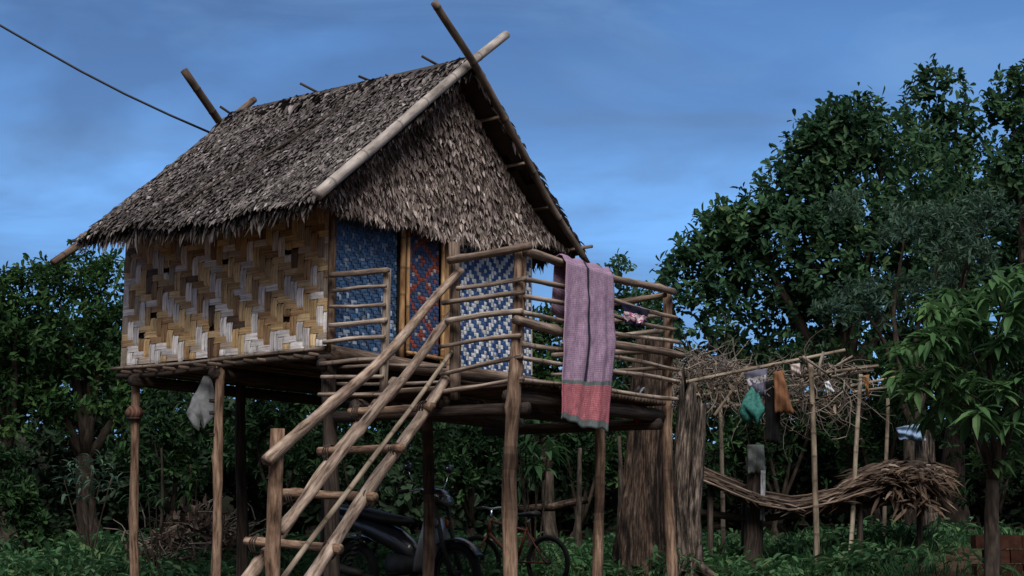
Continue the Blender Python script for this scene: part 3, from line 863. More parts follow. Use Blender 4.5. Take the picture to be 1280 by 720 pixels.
pole('handrail', M['bamboo_pale'], LAD, [on_side(340, 742, AH - .04), on_side(460, 580, AH - .04), on_side(566, 440, AH - .04)], [.021, .02, .017], bamboo=True, wob=.006, n=9)

from mathutils import noise as mnoise
# ------------------------------------------------------------------ cloths and hanging things
def cloth_mat():
    m, nt, out = newmat('sarong_cloth')
    uv = nd(nt, 'ShaderNodeUVMap', uv_map='UVMap').outputs['UV']
    sp = nd(nt, 'ShaderNodeSeparateXYZ', {0: uv}); u, v = sp.outputs[0], sp.outputs[1]
    def wave(axis, sc_):
        return nd(nt, 'ShaderNodeTexWave', {'Vector': uv, 'Scale': sc_, 'Distortion': 2.0, 'Detail': 2, 'Detail Scale': 3}, wave_type='BANDS', bands_direction=axis).outputs['Fac']
    wx, wy = wave('X', 17), wave('Y', 26)
    chk = nd(nt, 'ShaderNodeMath', {0: wx, 1: wy}, operation='MULTIPLY').outputs[0]
    n = uvnoise(nt, 40, 26, detail=4)
    lav = mixc(nt, (.29, .19, .29), (.50, .37, .45), chk)
    red = mixc(nt, (.36, .10, .125), (.56, .26, .28), chk)
    body = mixc(nt, lav, red, ramp(nt, v, [(.76, (0, 0, 0)), (.765, (1, 1, 1))]))
    lines = ramp(nt, v, [(.0, (0, 0, 0)), (.742, (1, 1, 1)), (.762, (0, 0, 0)), (.955, (1, 1, 1))], 'CONSTANT')
    body = mixc(nt, body, (.13, .16, .155), lines)
    stripe = ramp(nt, u, [(.0, (0, 0, 0)), (.415, (1, 1, 1)), (.475, (0, 0, 0))], 'CONSTANT')
    top = ramp(nt, v, [(.0, (1, 1, 1)), (.742, (0, 0, 0))], 'CONSTANT')
    body = mixc(nt, body, (.035, .035, .05), nd(nt, 'ShaderNodeMath', {0: stripe, 1: top}, operation='MULTIPLY').outputs[0])
    body = mixc(nt, body, ramp(nt, n, [(.3, (.6, .58, .6)), (.65, (1.12, 1.12, 1.12))]), .85, 'MULTIPLY')
    surf(nt, out, body, .92, .1, n, .25, .004)
    return m
def sarong():
    AS = 2.06
    tl, tr = ona(699, 326, AS), ona(758, 343, AS)
    mid_l, mid_r = ona(693, 440, AS), ona(761, 432, AS)
    bl, br = ona(687, 525, AS), ona(747, 541, AS)
    NU, NT = 44, 70
    vs, uv, fs = [], [], []
    def fold(u, t):
        return .007 * math.sin(u * 17 + 1.2 + .8 * t) + .005 * math.sin(u * 34 + 3 * t) * (1 - .4 * t) + .010 * math.sin(u * 7 - 4 * t) + .010 * mnoise.noise(Vector((u * 5, t * 7, 1.3))) + .005 * mnoise.noise(Vector((u * 13, t * 16, 4)))
    rows = []
    for k in range(10, 0, -1): rows.append(('b', k / 10))
    for k in range(5): rows.append(('o', k / 4))
    for k in range(1, NT + 1): rows.append(('f', k / NT))
    for kind, t in rows:
        for i in range(NU + 1):
            u = i / NU
            top = tl.lerp(tr, u) + Z * (.010 * math.sin(u * 20))
            if kind == 'f':
                if t < .55: q = t / .55; L_, R_ = tl.lerp(mid_l, q), tr.lerp(mid_r, q)
                else: q = (t - .55) / .45; L_, R_ = mid_l.lerp(bl, q), mid_r.lerp(br, q)
                p = L_.lerp(R_, u); p = p - U * (.066 + fold(u, t) * min(1, t * 4) + .03 * t)
                p.z += (.012 * math.sin(u * 9) + .008 * math.sin(u * 23)) * t ** 3
                vv = t
            elif kind == 'o':
                an = math.pi * t
                p = top + U * (.042 * math.cos(an)) + Z * (.040 * math.sin(an) + .012) ; vv = 0.0
            else:
                p = top + U * (.045 + .012 * math.sin(u * 13)) - Z * (.43 * t * (1 + .06 * math.sin(u * 7))) - V * (.05 * t); vv = .2 * t
            vs.append(p); uv.append((u, vv))
    n = NU + 1
    for j in range(len(rows) - 1):
        for i in range(NU): fs.append((j * n + i, j * n + i + 1, (j + 1) * n + i + 1, (j + 1) * n + i))
    mb = MB(); mb.add(vs, fs, uv)
    o = mb.build('sarong', cloth_mat())
    md = o.modifiers.new('thick', 'SOLIDIFY'); md.thickness = .004
    tag(o, 'long lavender sarong with a dark stripe and red end hanging over the deck rail', 'cloth')
sarong()

def garment(name, label, cat, corners, plane, depth, mat, nu=14, nv=14, sag=.0, amp=.012, outline=None):
    """a hung piece of cloth: two crumpled layers joined at the rim"""
    tl, tr, bl, br = corners; mb = MB(); vs, fs, uv = [], [], []
    for side in (1, -1):
        for j in range(nv + 1):
            for i in range(nu + 1):
                u, t = i / nu, j / nv
                edge = math.sin(math.pi * u) ** .5 * math.sin(math.pi * min(1, t * .9 + .1)) ** .5 if 0 < u < 1 else 0
                w_ = outline(t) if outline else 1.0
                uu = .5 + (u - .5) * w_
                p = tl.lerp(tr, uu).lerp(bl.lerp(br, uu), t)
                p = p + plane * (side * (depth * edge + .004) + amp * math.sin(u * 15 + t * 4) * (.3 + t) + amp * .6 * math.sin(u * 6 - t * 11)) - Z * (sag * math.sin(math.pi * u) * (.5 + .5 * t) + .01 * math.sin(u * 23) * t)
                vs.append(p); uv.append((u, t))
    n = nu + 1; off = (nu + 1) * (nv + 1)
    for j in range(nv):
        for i in range(nu):
            a = j * n + i
            fs.append((a, a + n, a + n + 1, a + 1)); fs.append((off + a, off + a + 1, off + a + n + 1, off + a + n))
    rim = [i for i in range(n)] + [j * n + nu for j in range(1, nv + 1)] + [nv * n + i for i in range(nu - 1, -1, -1)] + [j * n for j in range(nv - 1, 0, -1)]
    for k in range(len(rim)):
        a, b = rim[k], rim[(k + 1) % len(rim)]; fs.append((a, b, b + off, a + off))
    mb.add(vs, fs, uv)
    o = mb.build(name, mat)
    return tag(o, label, cat)

def band_mat(name, base, band, lo, hi, spot=(.40, .05, .09)):
    m, nt, out = newmat(name)
    uv = nd(nt, 'ShaderNodeUVMap', uv_map='UVMap').outputs['UV']
    v = nd(nt, 'ShaderNodeSeparateXYZ', {0: uv}).outputs[1]
    n = uvnoise(nt, 9, 14, detail=3)
    wv = nd(nt, 'ShaderNodeMath', {0: n, 1: .12, 2: 0}, operation='MULTIPLY_ADD').outputs[0]
    v2 = nd(nt, 'ShaderNodeMath', {0: v, 1: wv}, operation='ADD').outputs[0]
    f = ramp(nt, v2, [(0, (0, 0, 0)), (lo, (1, 1, 1)), (hi, (0, 0, 0))], 'CONSTANT')
    vor = nd(nt, 'ShaderNodeTexVoronoi', {'Vector': uv, 'Scale': 9}).outputs['Distance']
    bc = mixc(nt, band, spot, ramp(nt, vor, [(.60, (0, 0, 0)), (.66, (1, 1, 1))]))
    c = mixc(nt, base, bc, f)
    surf(nt, out, c, .9, .1, n, .3, .006)
    return m
PL = 2.1
garment('garment', 'small dark navy garment with a pink and white band draped on the second rail', 'garment',
        (ona(777, 379, PL), ona(812, 388, PL), ona(781, 405, PL), ona(803, 411, PL)), -U, .022,
        band_mat('navy_cloth', (.012, .012, .028), (.66, .55, .60), .44, .84, (.34, .10, .17)), amp=.010, outline=lambda t: 1.0 if t < .72 else .78)
def shoe():
    c = ona(797, 490, 1.86); c.z = DZ + .024
    mb = MB(); rings = []
    ax = (V * .95 + U * .2).normalized(); sd_ = Z.cross(ax)
    for k in range(11):
        t = k / 10
        hgt = .035 + .045 * (1 - t) ** .7 * (1 if t < .95 else .6); wd = .035 + .016 * math.sin(math.pi * t)
        if k in (0, 10): hgt *= .5; wd *= .45
        rings.append([c + ax * (.13 - .26 * t) + sd_ * (wd * math.cos(a)) + Z * (hgt * max(0, math.sin(a)) * 1.5) for a in [2 * math.pi * j / 12 for j in range(12)]])
    loft(mb, rings)
    o = mb.build('shoe', plain('black_rubber', (.014, .014, .017), .5))
    mb = MB(); pts = [c + ax * (.10 - .15 * t) + sd_ * (-.052 * math.cos((t - .5) * 2.2)) + Z * (.03 + .075 * math.sin(math.pi * t)) for t in [k / 8 for k in range(9)]]
    tube(mb, pts, .010, n=6, seg=.03); mb.build('stripe', plain('white_trim', (.62, .65, .68), .5), o)
    tag(o, 'black shoe with a white strap lying on the deck behind the bottom rail', 'shoe')
shoe()
red = plain('dark_red_cloth', (.16, .018, .02), .9, .1)
garment('rag', 'little dark red rag hanging below the deck edge by the tree trunk', 'rag', (ona(788, 505, 1.9), ona(802, 507, 1.9), ona(793, 528, 1.9), ona(799, 529, 1.9)), -U, .012, red, amp=.008, outline=lambda t: 1 - .5 * t)

def film(name, color, al, rough=.3):
    m, nt, out = newmat(name)
    n = objnoise(nt, 11, 4)
    p = surf(nt, out, mixc(nt, color, ramp(nt, n, [(.35, (.5, .5, .52)), (.65, (1.2, 1.2, 1.2))]), .9, 'MULTIPLY'), rough, .5, n, .6, .02)
    tr = nd(nt, 'ShaderNodeBsdfTransparent', {'Color': (.9, .92, .92, 1)})
    tl = nd(nt, 'ShaderNodeBsdfTranslucent', {'Color': (*color, 1)})
    a1 = nd(nt, 'ShaderNodeMixShader', {0: .3, 1: p.outputs[0], 2: tl.outputs[0]})
    mx = nd(nt, 'ShaderNodeMixShader', {0: al, 1: tr.outputs[0], 2: a1.outputs[0]})
    nt.links.new(mx.outputs[0], out.inputs[0])
    return m
def bag(name, label, top, width, height, depth, mat, ex, flare=1.0, seed=0):
    """a slack bag tied at the top and filling out towards its bottom"""
    mb = MB(); rings = []; ey = Z.cross(ex)
    for k in range(17):
        t = k / 16
        w_ = (.16 + .84 * (t / .72) ** .8 * flare) if t < .72 else (.16 + .84 * flare) * math.sqrt(max(0.02, 1 - ((t - .72) / .29) ** 2))
        ring = []
        for j in range(28):
            a = 2 * math.pi * j / 28
            wr = 1 + .16 * math.sin(5 * a + seed + 2 * t) * (1 - .4 * t) + .10 * math.sin(11 * a + 3 * seed + 3 * t) + .16 * mnoise.noise(Vector((math.cos(a) * 2 + seed, math.sin(a) * 2, t * 5)))
            ring.append(top + ex * (width / 2 * w_ * wr * math.cos(a) + .06 * width * math.sin(t * 5 + seed)) + ey * (depth / 2 * w_ * wr * math.sin(a)) - Z * (height * t - .06 * math.sin(3 * a + seed) * t ** 2 - .03 * math.sin(7 * a) * t ** 2))
        rings.append(ring)
    loft(mb, rings)
    o = mb.build(name, mat)
    return tag(o, label, 'bag')
X = Vector((1, 0, 0))
b = bag('plastic_bag', 'torn clear plastic bag hanging beside a stilt under the hut floor', onv(256, 470, .12), .29, .42, .12, film('clear_plastic', (.62, .64, .66), .52), (X - U * .3).normalized(), .85, 1.0)
mb = MB(); q = onv(256, 470, .12); tube(mb, [q + Z * .17, q + Z * .05, q - Z * .02], .005, n=6); mb.build('tie', M['oldpost'], b)

# the cable that comes in from the left to the back of the ridge
p1 = at(270, 169, 15.75); p0 = at(0, 31, 15.4); dd = (p0 - p1)
pts = []
for k in range(30):
    t = k / 29 * 6.0
    p = p1 + dd * t; p.z = p1.z + dd.z * t * 1.0 - .06 * math.sin(min(1, t) * math.pi) + .03 * t * t * 0
    pts.append(p)
tag(pole('power_cable', plain('black_rubber_cable', (.01, .01, .012), .5), None, pts, .013, n=6, seg=2.0), 'thin black cable sloping down from the upper left to the back of the ridge', 'cable')
# ------------------------------------------------------------------ motorcycle
paint = plain('black_paint', (.012, .012, .016), .28, .5, coat=.5, var=.2, bstr=.03)
paintb = plain('blue_black_paint', (.011, .013, .02), .3, .5, coat=.6, var=.2, bstr=.03)
silver = plain('silver_paint', (.36, .38, .40), .35, .5, .3, coat=.4, var=.25, bstr=.03)
chrome = plain('chrome', (.55, .56, .57), .25, .5, 1.0, var=.2, bstr=.03)
rubber = plain('tyre_rubber', (.015, .015, .015), .85, .2)
grime = plain('grimy_metal', (.05, .048, .045), .6, .3, .5)
seatm = plain('seat_vinyl', (.012, .012, .013), .55, .3)
lens = plain('lens_glass', (.10, .11, .12), .12, .7, coat=.8, var=.1, bstr=.0)
lensr = plain('red_lens', (.16, .01, .01), .15, .6, coat=.6, var=.1, bstr=.0)
lenso = plain('amber_lens', (.40, .13, .01), .15, .6, coat=.6, var=.1, bstr=.0)
def ell(x, z, hy, hz, n=14, y=0.0, pw=1.0):
    out = []
    for j in range(n):
        a = 2 * math.pi * j / n; c_, s_ = math.cos(a), math.sin(a)
        out.append(Vector((x, y + hy * math.copysign(abs(c_) ** pw, c_), z + hz * math.copysign(abs(s_) ** pw, s_))))
    return out
def wheel(name, parent, c, Rw, r, mt, mr, spokes=0, hub=.05, steer=0.0):
    ax = Vector((math.sin(-steer), math.cos(steer), 0)); mb = MB()
    torus(mb, c, ax, Rw - r, r, 36, 10)
    t = mb.build(name, mt, parent)
    mb = MB(); torus(mb, c, ax, Rw - 2.1 * r, r * .42, 32, 6)
    A, B = frame_of(ax)
    tube(mb, [Vector(c) - ax * hub * 1.1, Vector(c) + ax * hub * 1.1], hub * .55, n=10)
    for k in range(spokes):
        an = 2 * math.pi * k / spokes; d = A * math.cos(an) + B * math.sin(an); d2 = A * math.cos(an + .5) + B * math.sin(an + .5)
        tube(mb, [Vector(c) + ax * (hub * (.8 if k % 2 else -.8)) + d2 * hub * .5, Vector(c) + d * (Rw - 2.1 * r)], .0028 if Rw < .28 else .004, n=4, seg=2, caps=False)
    mb.build('rim', mr, t)
    return t
pr, pf_ = at(446, 700, 15.15), at(566, 700, 14.45)
mc = (pr + pf_) / 2
MOTO = thing('motorcycle', 'black underbone motorcycle with silver cowl parked under the hut behind the ladder', 'motorcycle',
             (mc.x, mc.y, gz(mc.x, mc.y) - .0), math.atan2(pf_.y - pr.y, pf_.x - pr.x), local=True)
wheel('rear_wheel', MOTO, (-.61, 0, .29), .29, .045, rubber, grime, 20)
wheel('front_wheel', MOTO, (.63, 0, .29), .29, .040, rubber, grime, 20)
mb = MB(); loft(mb, [ell(-.93, .86, .03, .02), ell(-.82, .83, .09, .055), ell(-.6, .77, .125, .085), ell(-.3, .68, .13, .11), ell(-.02, .57, .12, .12), ell(.12, .48, .10, .11), ell(.22, .42, .06, .06)])
mb.build('body', paintb, MOTO)
mb = MB(); loft(mb, [ell(-.90, .905, .05, .02), ell(-.80, .90, .11, .045), ell(-.5, .86, .135, .055), ell(-.2, .80, .13, .055), ell(.03, .77, .09, .045), ell(.10, .765, .04, .02)])
mb.build('seat', seatm, MOTO)
mb = MB()
rings = []
for k in range(9):
    t = k / 8; x = .36 + .10 * t + .05 * math.sin(t * 3); z = .30 + .50 * t; hw = .13 + .10 * math.sin(math.pi * (t * .8 + .15))
    rings.append([Vector((x - .10 * (abs(q) ** 2) , q * hw, z)) for q in [j / 6 - 1 for j in range(13)]])
vsn = len(mb.v); loft(mb, rings, close=False)
sh = mb.build('leg_shield', silver, MOTO); md = sh.modifiers.new('t', 'SOLIDIFY'); md.thickness = .018
mb = MB(); loft(mb, [ell(.30, .99, .06, .05), ell(.38, 1.0, .14, .085), ell(.47, .98, .135, .085), ell(.53, .95, .09, .05), ell(.545, .94, .03, .02)]); mb.build('headlight_cowl', paint, MOTO)
mb = MB(); loft(mb, [ell(.50, .965, .10, .058), ell(.545, .955, .085, .048), ell(.56, .95, .03, .02)]); mb.build('headlight', lens, MOTO)
for s in (-1, 1):
    mb = MB(); loft(mb, [ell(.44, .76, .05, .06, y=s * .09), ell(.49, .75, .045, .045, y=s * .10), ell(.505, .745, .015, .015, y=s * .10)]); mb.build('turn_signal', lenso if s > 0 else lens, MOTO)
    tube(MB(), [(.44, s * .09, .95), (.53, s * .085, .60), (.63, s * .075, .29)], .024, n=10, seg=.3).build('fork', grime, MOTO)
    hb_ = tube(MB(), [(.33, 0, 1.03), (.32, s * .14, 1.07), (.24, s * .34, 1.04)], .012, n=8, seg=.05).build('handlebar', chrome, MOTO)
    tube(MB(), [(.268, s * .26, 1.052), (.232, s * .365, 1.035)], .019, n=8).build('grip', rubber, hb_)
    tube(MB(), [(.30, s * .22, 1.06), (.31, s * .27, 1.17), (.30, s * .30, 1.24)], .007, n=6).build('mirror_stem', chrome, hb_)
    mb = MB(); loft(mb, [ell(.28, 1.27, .055, .035, y=s * .31), ell(.305, 1.27, .065, .045, y=s * .31), ell(.325, 1.27, .03, .02, y=s * .31)]); mb.build('mirror', paint, hb_)
    mb = MB()
    pts = []
    for k in range(57):
        a = k * .75; t = k / 56
        pts.append(Vector((-.56 + .13 * t + .030 * math.cos(a), s * .15 + .030 * math.sin(a), .33 + .32 * t)))
    tube(mb, pts, .008, n=5, seg=.02); tube(mb, [(-.57, s * .15, .30), (-.42, s * .15, .68)], .014, n=8)
    mb.build('shock_absorber', grime, MOTO)
mb = MB(); rings = []
for k in range(13):
    a = math.radians(-25 + 150 * k / 12); rr = .35
    rings.append([Vector((-.61 - rr * math.cos(math.radians(180) - a) * -1, q * .085, .29 + (rr - .03 * abs(q)) * math.sin(a))) for q in (-1, -.6, 0, .6, 1)])
loft(mb, rings, close=False); o = mb.build('rear_fender', paint, MOTO); o.modifiers.new('t', 'SOLIDIFY').thickness = .012
mb = MB(); rings = []
for k in range(11):
    a = math.radians(30 + 125 * k / 10); rr = .335
    rings.append([Vector((.63 + rr * math.cos(a), q * .065, .29 + (rr - .02 * abs(q)) * math.sin(a))) for q in (-1, -.6, 0, .6, 1)])
loft(mb, rings, close=False); o = mb.build('front_fender', paint, MOTO); o.modifiers.new('t', 'SOLIDIFY').thickness = .012
mb = MB(); loft(mb, [ell(-.16, .36, .10, .10), ell(-.08, .36, .14, .13), ell(.10, .36, .14, .12), ell(.24, .38, .09, .09), ell(.30, .38, .05, .05)]); mb.build('engine', grime, MOTO)
mb = MB(); tube(mb, [(.18, -.12, .26), (-.15, -.15, .22), (-.40, -.16, .27)], .018, n=8); tube(mb, [(-.38, -.16, .27), (-.95, -.17, .38)], [.038, .052], n=14)
mf = mb.build('muffler', grime, MOTO); mb = MB(); torus(mb, (-.955, -.17, .382), Vector((-.98, 0, .19)), .040, .012, 20, 8); mb.build('muffler_tip', chrome, mf)
mb = MB(); loft(mb, [ell(-.90, .80, .07, .04), ell(-.955, .79, .06, .035), ell(-.965, .79, .02, .01)]); mb.build('tail_light', lensr, MOTO)
tube(MB(), [(-.55, .13, .88), (-.93, .12, .93), (-.97, 0, .93), (-.93, -.12, .93), (-.55, -.13, .88)], .011, n=8, seg=.05).build('grab_rail', silver, MOTO)
tube(MB(), [(.02, -.25, .28), (.02, .25, .28)], .014, n=8).build('foot_peg', rubber, MOTO)
tube(MB(), [(-.05, .12, .25), (-.12, .23, .03)], .012, n=8).build('side_stand', grime, MOTO)

# ------------------------------------------------------------------ bicycle
bf, br_ = at(592, 715, 15.9), at(690, 715, 15.25)
bc = (bf + br_) / 2
rz = math.atan2(bf.y - br_.y, bf.x - br_.x)
BIKE = thing('bicycle', 'small rusty bicycle standing in the weeds under the deck', 'bicycle', (bc.x, bc.y, gz(bc.x, bc.y)), rz, local=True)
rust = plain('rusty_frame', (.10, .035, .022), .6, .3, .2)
wb = .46; rw = .27
wheel('rear_wheel', BIKE, (-wb, 0, rw), rw, .022, rubber, grime, 24, .03)
wheel('front_wheel', BIKE, (wb, 0, rw), rw, .022, rubber, grime, 24, .03, steer=.25)
bb, st_, hd, hd2 = Vector((-.06, 0, .27)), Vector((-.20, 0, .62)), Vector((.28, 0, .68)), Vector((.31, 0, .56))
mb = MB()
for p0, p1, r_ in ((bb, st_, .016), (st_ - Z * .04, hd, .015), (bb, hd2, .019), (hd + Z * .03, hd2 - Z * .02, .019)):
    tube(mb, [p0, p1], r_, n=9, seg=.5)
for s in (-1, 1):
    tube(mb, [bb, Vector((-wb, s * .05, rw))], .010, n=7, seg=.5); tube(mb, [st_ - Z * .05, Vector((-wb, s * .05, rw))], .008, n=7, seg=.5)
mb.build('frame', rust, BIKE)
mb = MB()
for s in (-1, 1): tube(mb, [hd2, Vector((.335, s * .045, .50)), Vector((wb, s * .045, rw))], .012, n=8, seg=.2)
mb.build('fork', rust, BIKE)
hb_ = tube(MB(), [(.22, -.29, .80), (.27, -.12, .82), (.27, 0, .80), (.27, .12, .82), (.22, .29, .80)], .012, n=8, seg=.05).build('handlebar', chrome, BIKE)
tube(MB(), [hd, (.27, 0, .80)], .013, n=8).build('stem', chrome, BIKE)
for s in (-1, 1): tube(MB(), [(.247, s * .19, .81), (.215, s * .31, .80)], .017, n=8).build('grip', rubber, hb_)
tube(MB(), [st_, (-.225, 0, .72)], .012, n=8).build('seat_post', chrome, BIKE)
mb = MB(); loft(mb, [ell(-.34, .745, .03, .02), ell(-.31, .75, .08, .03), ell(-.24, .745, .075, .028), ell(-.15, .74, .03, .022), ell(-.08, .738, .018, .014), ell(-.07, .738, .006, .005)]); mb.build('saddle', seatm, BIKE)
mb = MB(); torus(mb, bb, Vector((0, 1, 0)), .065, .006, 20, 5)
for s in (-1, 1):
    tube(mb, [bb + Vector((0, s * .05, 0)), bb + Vector((s * .10, s * .06, -s * .08))], .008, n=6)
    tube(mb, [bb + Vector((s * .10, s * .06, -s * .08)), bb + Vector((s * .10, s * .13, -s * .08))], .013, n=6)
mb.build('crank', grime, BIKE)

# ------------------------------------------------------------------ dead trunks behind the deck
from mathutils import noise as mnoise
def trunk_shape(mb, pts, rads, n=40, flute=.14, seed=0.0, rag=0.0, rnd=.5):
    pts = [Vector(p) for p in pts]; st = 56; rings = []
    for k in range(st + 1):
        t = k / st * (len(pts) - 1); i = min(int(t), len(pts) - 2); f = t - i
        p = pts[i].lerp(pts[i + 1], f); r = rads[i] + (rads[i + 1] - rads[i]) * f
        tt = k / st; ring = []
        for j in range(n):
            a = 2 * math.pi * j / n; c_, s_ = math.cos(a), math.sin(a)
            zz = p.z
            q = flute * 2.0 * mnoise.noise(Vector((c_ * 1.5 + seed, s_ * 1.5, zz * .45)))
            rdg = abs(mnoise.noise(Vector((c_ * 4.2 + seed * 3, s_ * 4.2, zz * .9))))
            q += flute * 1.5 * (.25 - rdg) + flute * .45 * mnoise.noise(Vector((c_ * 11, s_ * 11 + seed, zz * 3)))
            dz = rag * (1.4 * mnoise.noise(Vector((c_ * 2.5 + seed, s_ * 2.5, 7)))) * (tt ** 8) * 3
            ring.append(p + Vector((r * (1 + q) * c_, r * (1 + q) * s_, dz)))
        rings.append(ring)
    vs = [p for r_ in rings for p in r_]; uvs = []
    for k in range(len(rings)):
        for j in range(n): uvs.append((2 * math.pi * j / n * rads[0], vs[k * n + j].z))
    fs = [(i * n + j, i * n + (j + 1) % n, (i + 1) * n + (j + 1) % n, (i + 1) * n + j) for i in range(st) for j in range(n)]
    fs.append(tuple(range(st * n, st * n + n)))
    mb.add(vs, fs, uvs, rnd)
def ground_pt(px, y): 
    x = (px - 640) / FPX * (y * math.cos(PITCH) - .4 * math.sin(PITCH)); return Vector((x, y, gz(x, y)))
g0 = ground_pt(806, 16.2)
mb = MB(); trunk_shape(mb, [g0 - Z * .2, g0 + Z * .15, g0 + Z * .9 + X * .02, at(812, 520, 16.2), at(814, 428, 16.25)], [.40, .28, .205, .19, .165], seed=.4, rag=.05, flute=.26, rnd=.75)
t1 = mb.build('trunk', M['stump'], thing('dead_tree', 'thick fluted dead tree trunk standing behind the right end of the deck', 'tree', g0))
for dx_, l in ((-.45, .1), (.35, .35), (.05, -.45)):
    tube(MB(), [g0 + Z * .12, g0 + Vector((dx_ * .6, l * .5, .03)), g0 + Vector((dx_ * 1.2, l, -.06))], [.10, .07, .03], n=8, rough=.1).build('root', M['stump'], t1.parent)
tube(MB(), [at(812, 470, 16.2), at(790, 500, 16.05), at(776, 530, 15.9)], [.05, .035, .02], n=8, rough=.1).build('branch', M['stump'], t1.parent)
g1 = ground_pt(858, 15.7)
d2 = thing('broken_trunk', 'pale split stub of a broken trunk just right of the deck', 'tree', g1)
mb = MB(); trunk_shape(mb, [g1 - Z * .2, g1 + Z * .25, at(852, 620, 15.7), at(855, 560, 15.7), at(860, 500, 15.7)], [.18, .14, .125, .11, .09], seed=2.2, rag=.12, flute=.18, rnd=.9); mb.build('trunk', M['stump_pale'], d2)
mb = MB(); trunk_shape(mb, [g1 - Z * .1 + X * .08, at(866, 650, 15.6), at(872, 580, 15.6), at(877, 505, 15.6)], [.10, .075, .06, .045], seed=4.2, rag=.10, flute=.2, n=16, rnd=1.0); mb.build('splinter', M['stump_pale'], d2)
tube(MB(), [g1 + Z * .3, g1 + Vector((.22, -.2, .12)), g1 + Vector((.42, -.3, -.05))], [.07, .05, .03], n=8, rough=.1).build('root', M['stump_pale'], d2)

# ------------------------------------------------------------------ trellis with dry vines
TY = 16.8
tb = ground_pt(1022, TY)
TR = thing('bamboo_trellis', 'bamboo pole trellis carrying dry vines beside the right trees', 'trellis', tb)
def tpole(rows, nm, m, bam=True):
    for x0, y0, x1, y1, d0, d1, r_ in rows:
        p0, p1 = at(x0, y0, d0), at(x1, y1, d1)
        if nm == 'upright': p0 = Vector((p0.x, p0.y, gz(p0.x, p0.y) - .1))
        pole(nm, m, TR, [p0, (p0 + p1) / 2 + X * R.uniform(-.02, .02), p1], [r_ * 1.1, r_, r_ * .9], bamboo=bam, n=8, wob=.006)
tpole([(1023, 696, 1014, 452, TY - .1, TY, .031), (1059, 676, 1076, 468, TY + .3, TY + .4, .026), (1103, 640, 1110, 498, TY + 1.6, TY + 1.6, .024), (905, 690, 900, 470, TY + 1.6, TY + 1.6, .026)], 'upright', M['bamboo_pale'])
tpole([(848, 480, 1056, 437, TY - .05, TY + .1, .020), (846, 497, 1010, 480, TY + .8, TY + .9, .018), (1000, 470, 1098, 458, TY + .1, TY + .6, .018), (1040, 472, 1092, 462, TY + .4, TY + .6, .017),
       (1062, 482, 1134, 470, TY + .7, TY + 1.4, .016), (1066, 490, 1136, 481, TY + .9, TY + 1.5, .016), (1000, 447, 1048, 492, TY - .1, TY + 1.2, .017), (1016, 474, 1066, 446, TY, TY + .9, .014), (880, 510, 1000, 500, TY + 1.3, TY + 1.4, .016),
       (893, 520, 935, 458, TY - .15, TY + .3, .017)], 'cross_pole', M['bamboo_pale'])
tpole([(1003, 446, 1034, 468, TY - .12, TY - .05, .016), (1024, 470, 1030, 440, TY - .06, TY - .06, .017)], 'tie_stick', M['twig'], False)
# tangle of dry vines lying on it
mb = MB()
def squiggle(p, d, L, r_, k=5):
    pts = [p]; 
    for i in range(k):
        d = (d + Vector((R.gauss(0, .45), R.gauss(0, .45), R.gauss(0, .4)))).normalized(); p = p + d * (L / k); pts.append(p)
    tube(mb, pts, [r_ * (1 - .12 * i) for i in range(k + 1)], n=4, seg=.2, caps=False, mi=0)
for k in range(430):
    x = R.uniform(846, 1075) if R.random() < .62 else R.gauss(880, 28)
    top = 452 - 14 * math.exp(-((x - 880) / 40) ** 2) + (8 if x > 950 else 0)
    y = top + abs(R.gauss(0, 20)) + R.uniform(0, 16)
    if x > 1000: y = R.uniform(455, 512)
    squiggle(at(x, y, TY + R.uniform(-.1, 1.4)), Vector((R.uniform(-1, 1), R.uniform(-.6, .6), R.uniform(-.7, .4))), R.uniform(.25, .7), R.uniform(.003, .009))
for k in range(46):
    x = R.uniform(880, 1090); squiggle(at(x, R.uniform(485, 510), TY + R.uniform(0, 1.2)), Vector((R.uniform(-.3, .3), 0, -1)), R.uniform(.3, .8), R.uniform(.004, .007))
lv = LV(); n_ = 420
P = np.array([tuple(at(R.gauss(885, 35) if k % 2 else R.uniform(850, 1070), R.uniform(452, 510), TY + R.uniform(-.1, 1.3))) for k in range(n_)])
lv.add(P, unit(n_) + np.array([0, 0, -.6]), unit(n_), NR.uniform(.05, .13, n_), NR.uniform(.02, .05, n_), droop=.3, fold=.3, tpl=BLADE); lv.into(mb, 1)
tag(mb.build('dry_vines', [M['twig'], M['dead_leaf']], None, smooth=False), 'tangle of grey dry vines and twigs draped over the bamboo trellis', kind='stuff')
# what hangs there
def tri(x0, y0, x1, y1, x2, y2, x3, y3, d): return (at(x0, y0, d), at(x1, y1, d), at(x2, y2, d), at(x3, y3, d))
Y = Vector((0, -1, 0))
bag('net_bag', 'teal green net bag hanging low from the trellis pole', at(941, 482, TY - .12), .26, .38, .16, plain('teal_net', (.03, .16, .14), .7, .3, var=.6, scale=40), X, 1.0, 2.0)
garment('cloth_sack', 'orange brown sack hanging from the trellis next to the teal bag', 'sack', tri(963, 466, 982, 462, 970, 516, 991, 517, TY - .13), Y, .05, plain('rust_brown_cloth', (.20, .095, .05), .85, .15, var=.5, scale=9), amp=.016, outline=lambda t: .62 + .5 * t)
garment('cloth_bundle', 'bluish grey striped cloth knotted over the trellis pole', 'cloth', tri(930, 466, 960, 460, 940, 500, 957, 494, TY - .10), Y, .05, band_mat('striped_cloth', (.10, .10, .14), (.36, .34, .36), .3, .55, (.06, .06, .10)), amp=.022)
garment('black_cloth', 'black cloth hanging down behind the orange brown sack', 'cloth', tri(955, 478, 977, 474, 958, 552, 975, 556, TY + .02), Y, .03, plain('black_cloth', (.012, .012, .014), .95, .1), amp=.014)
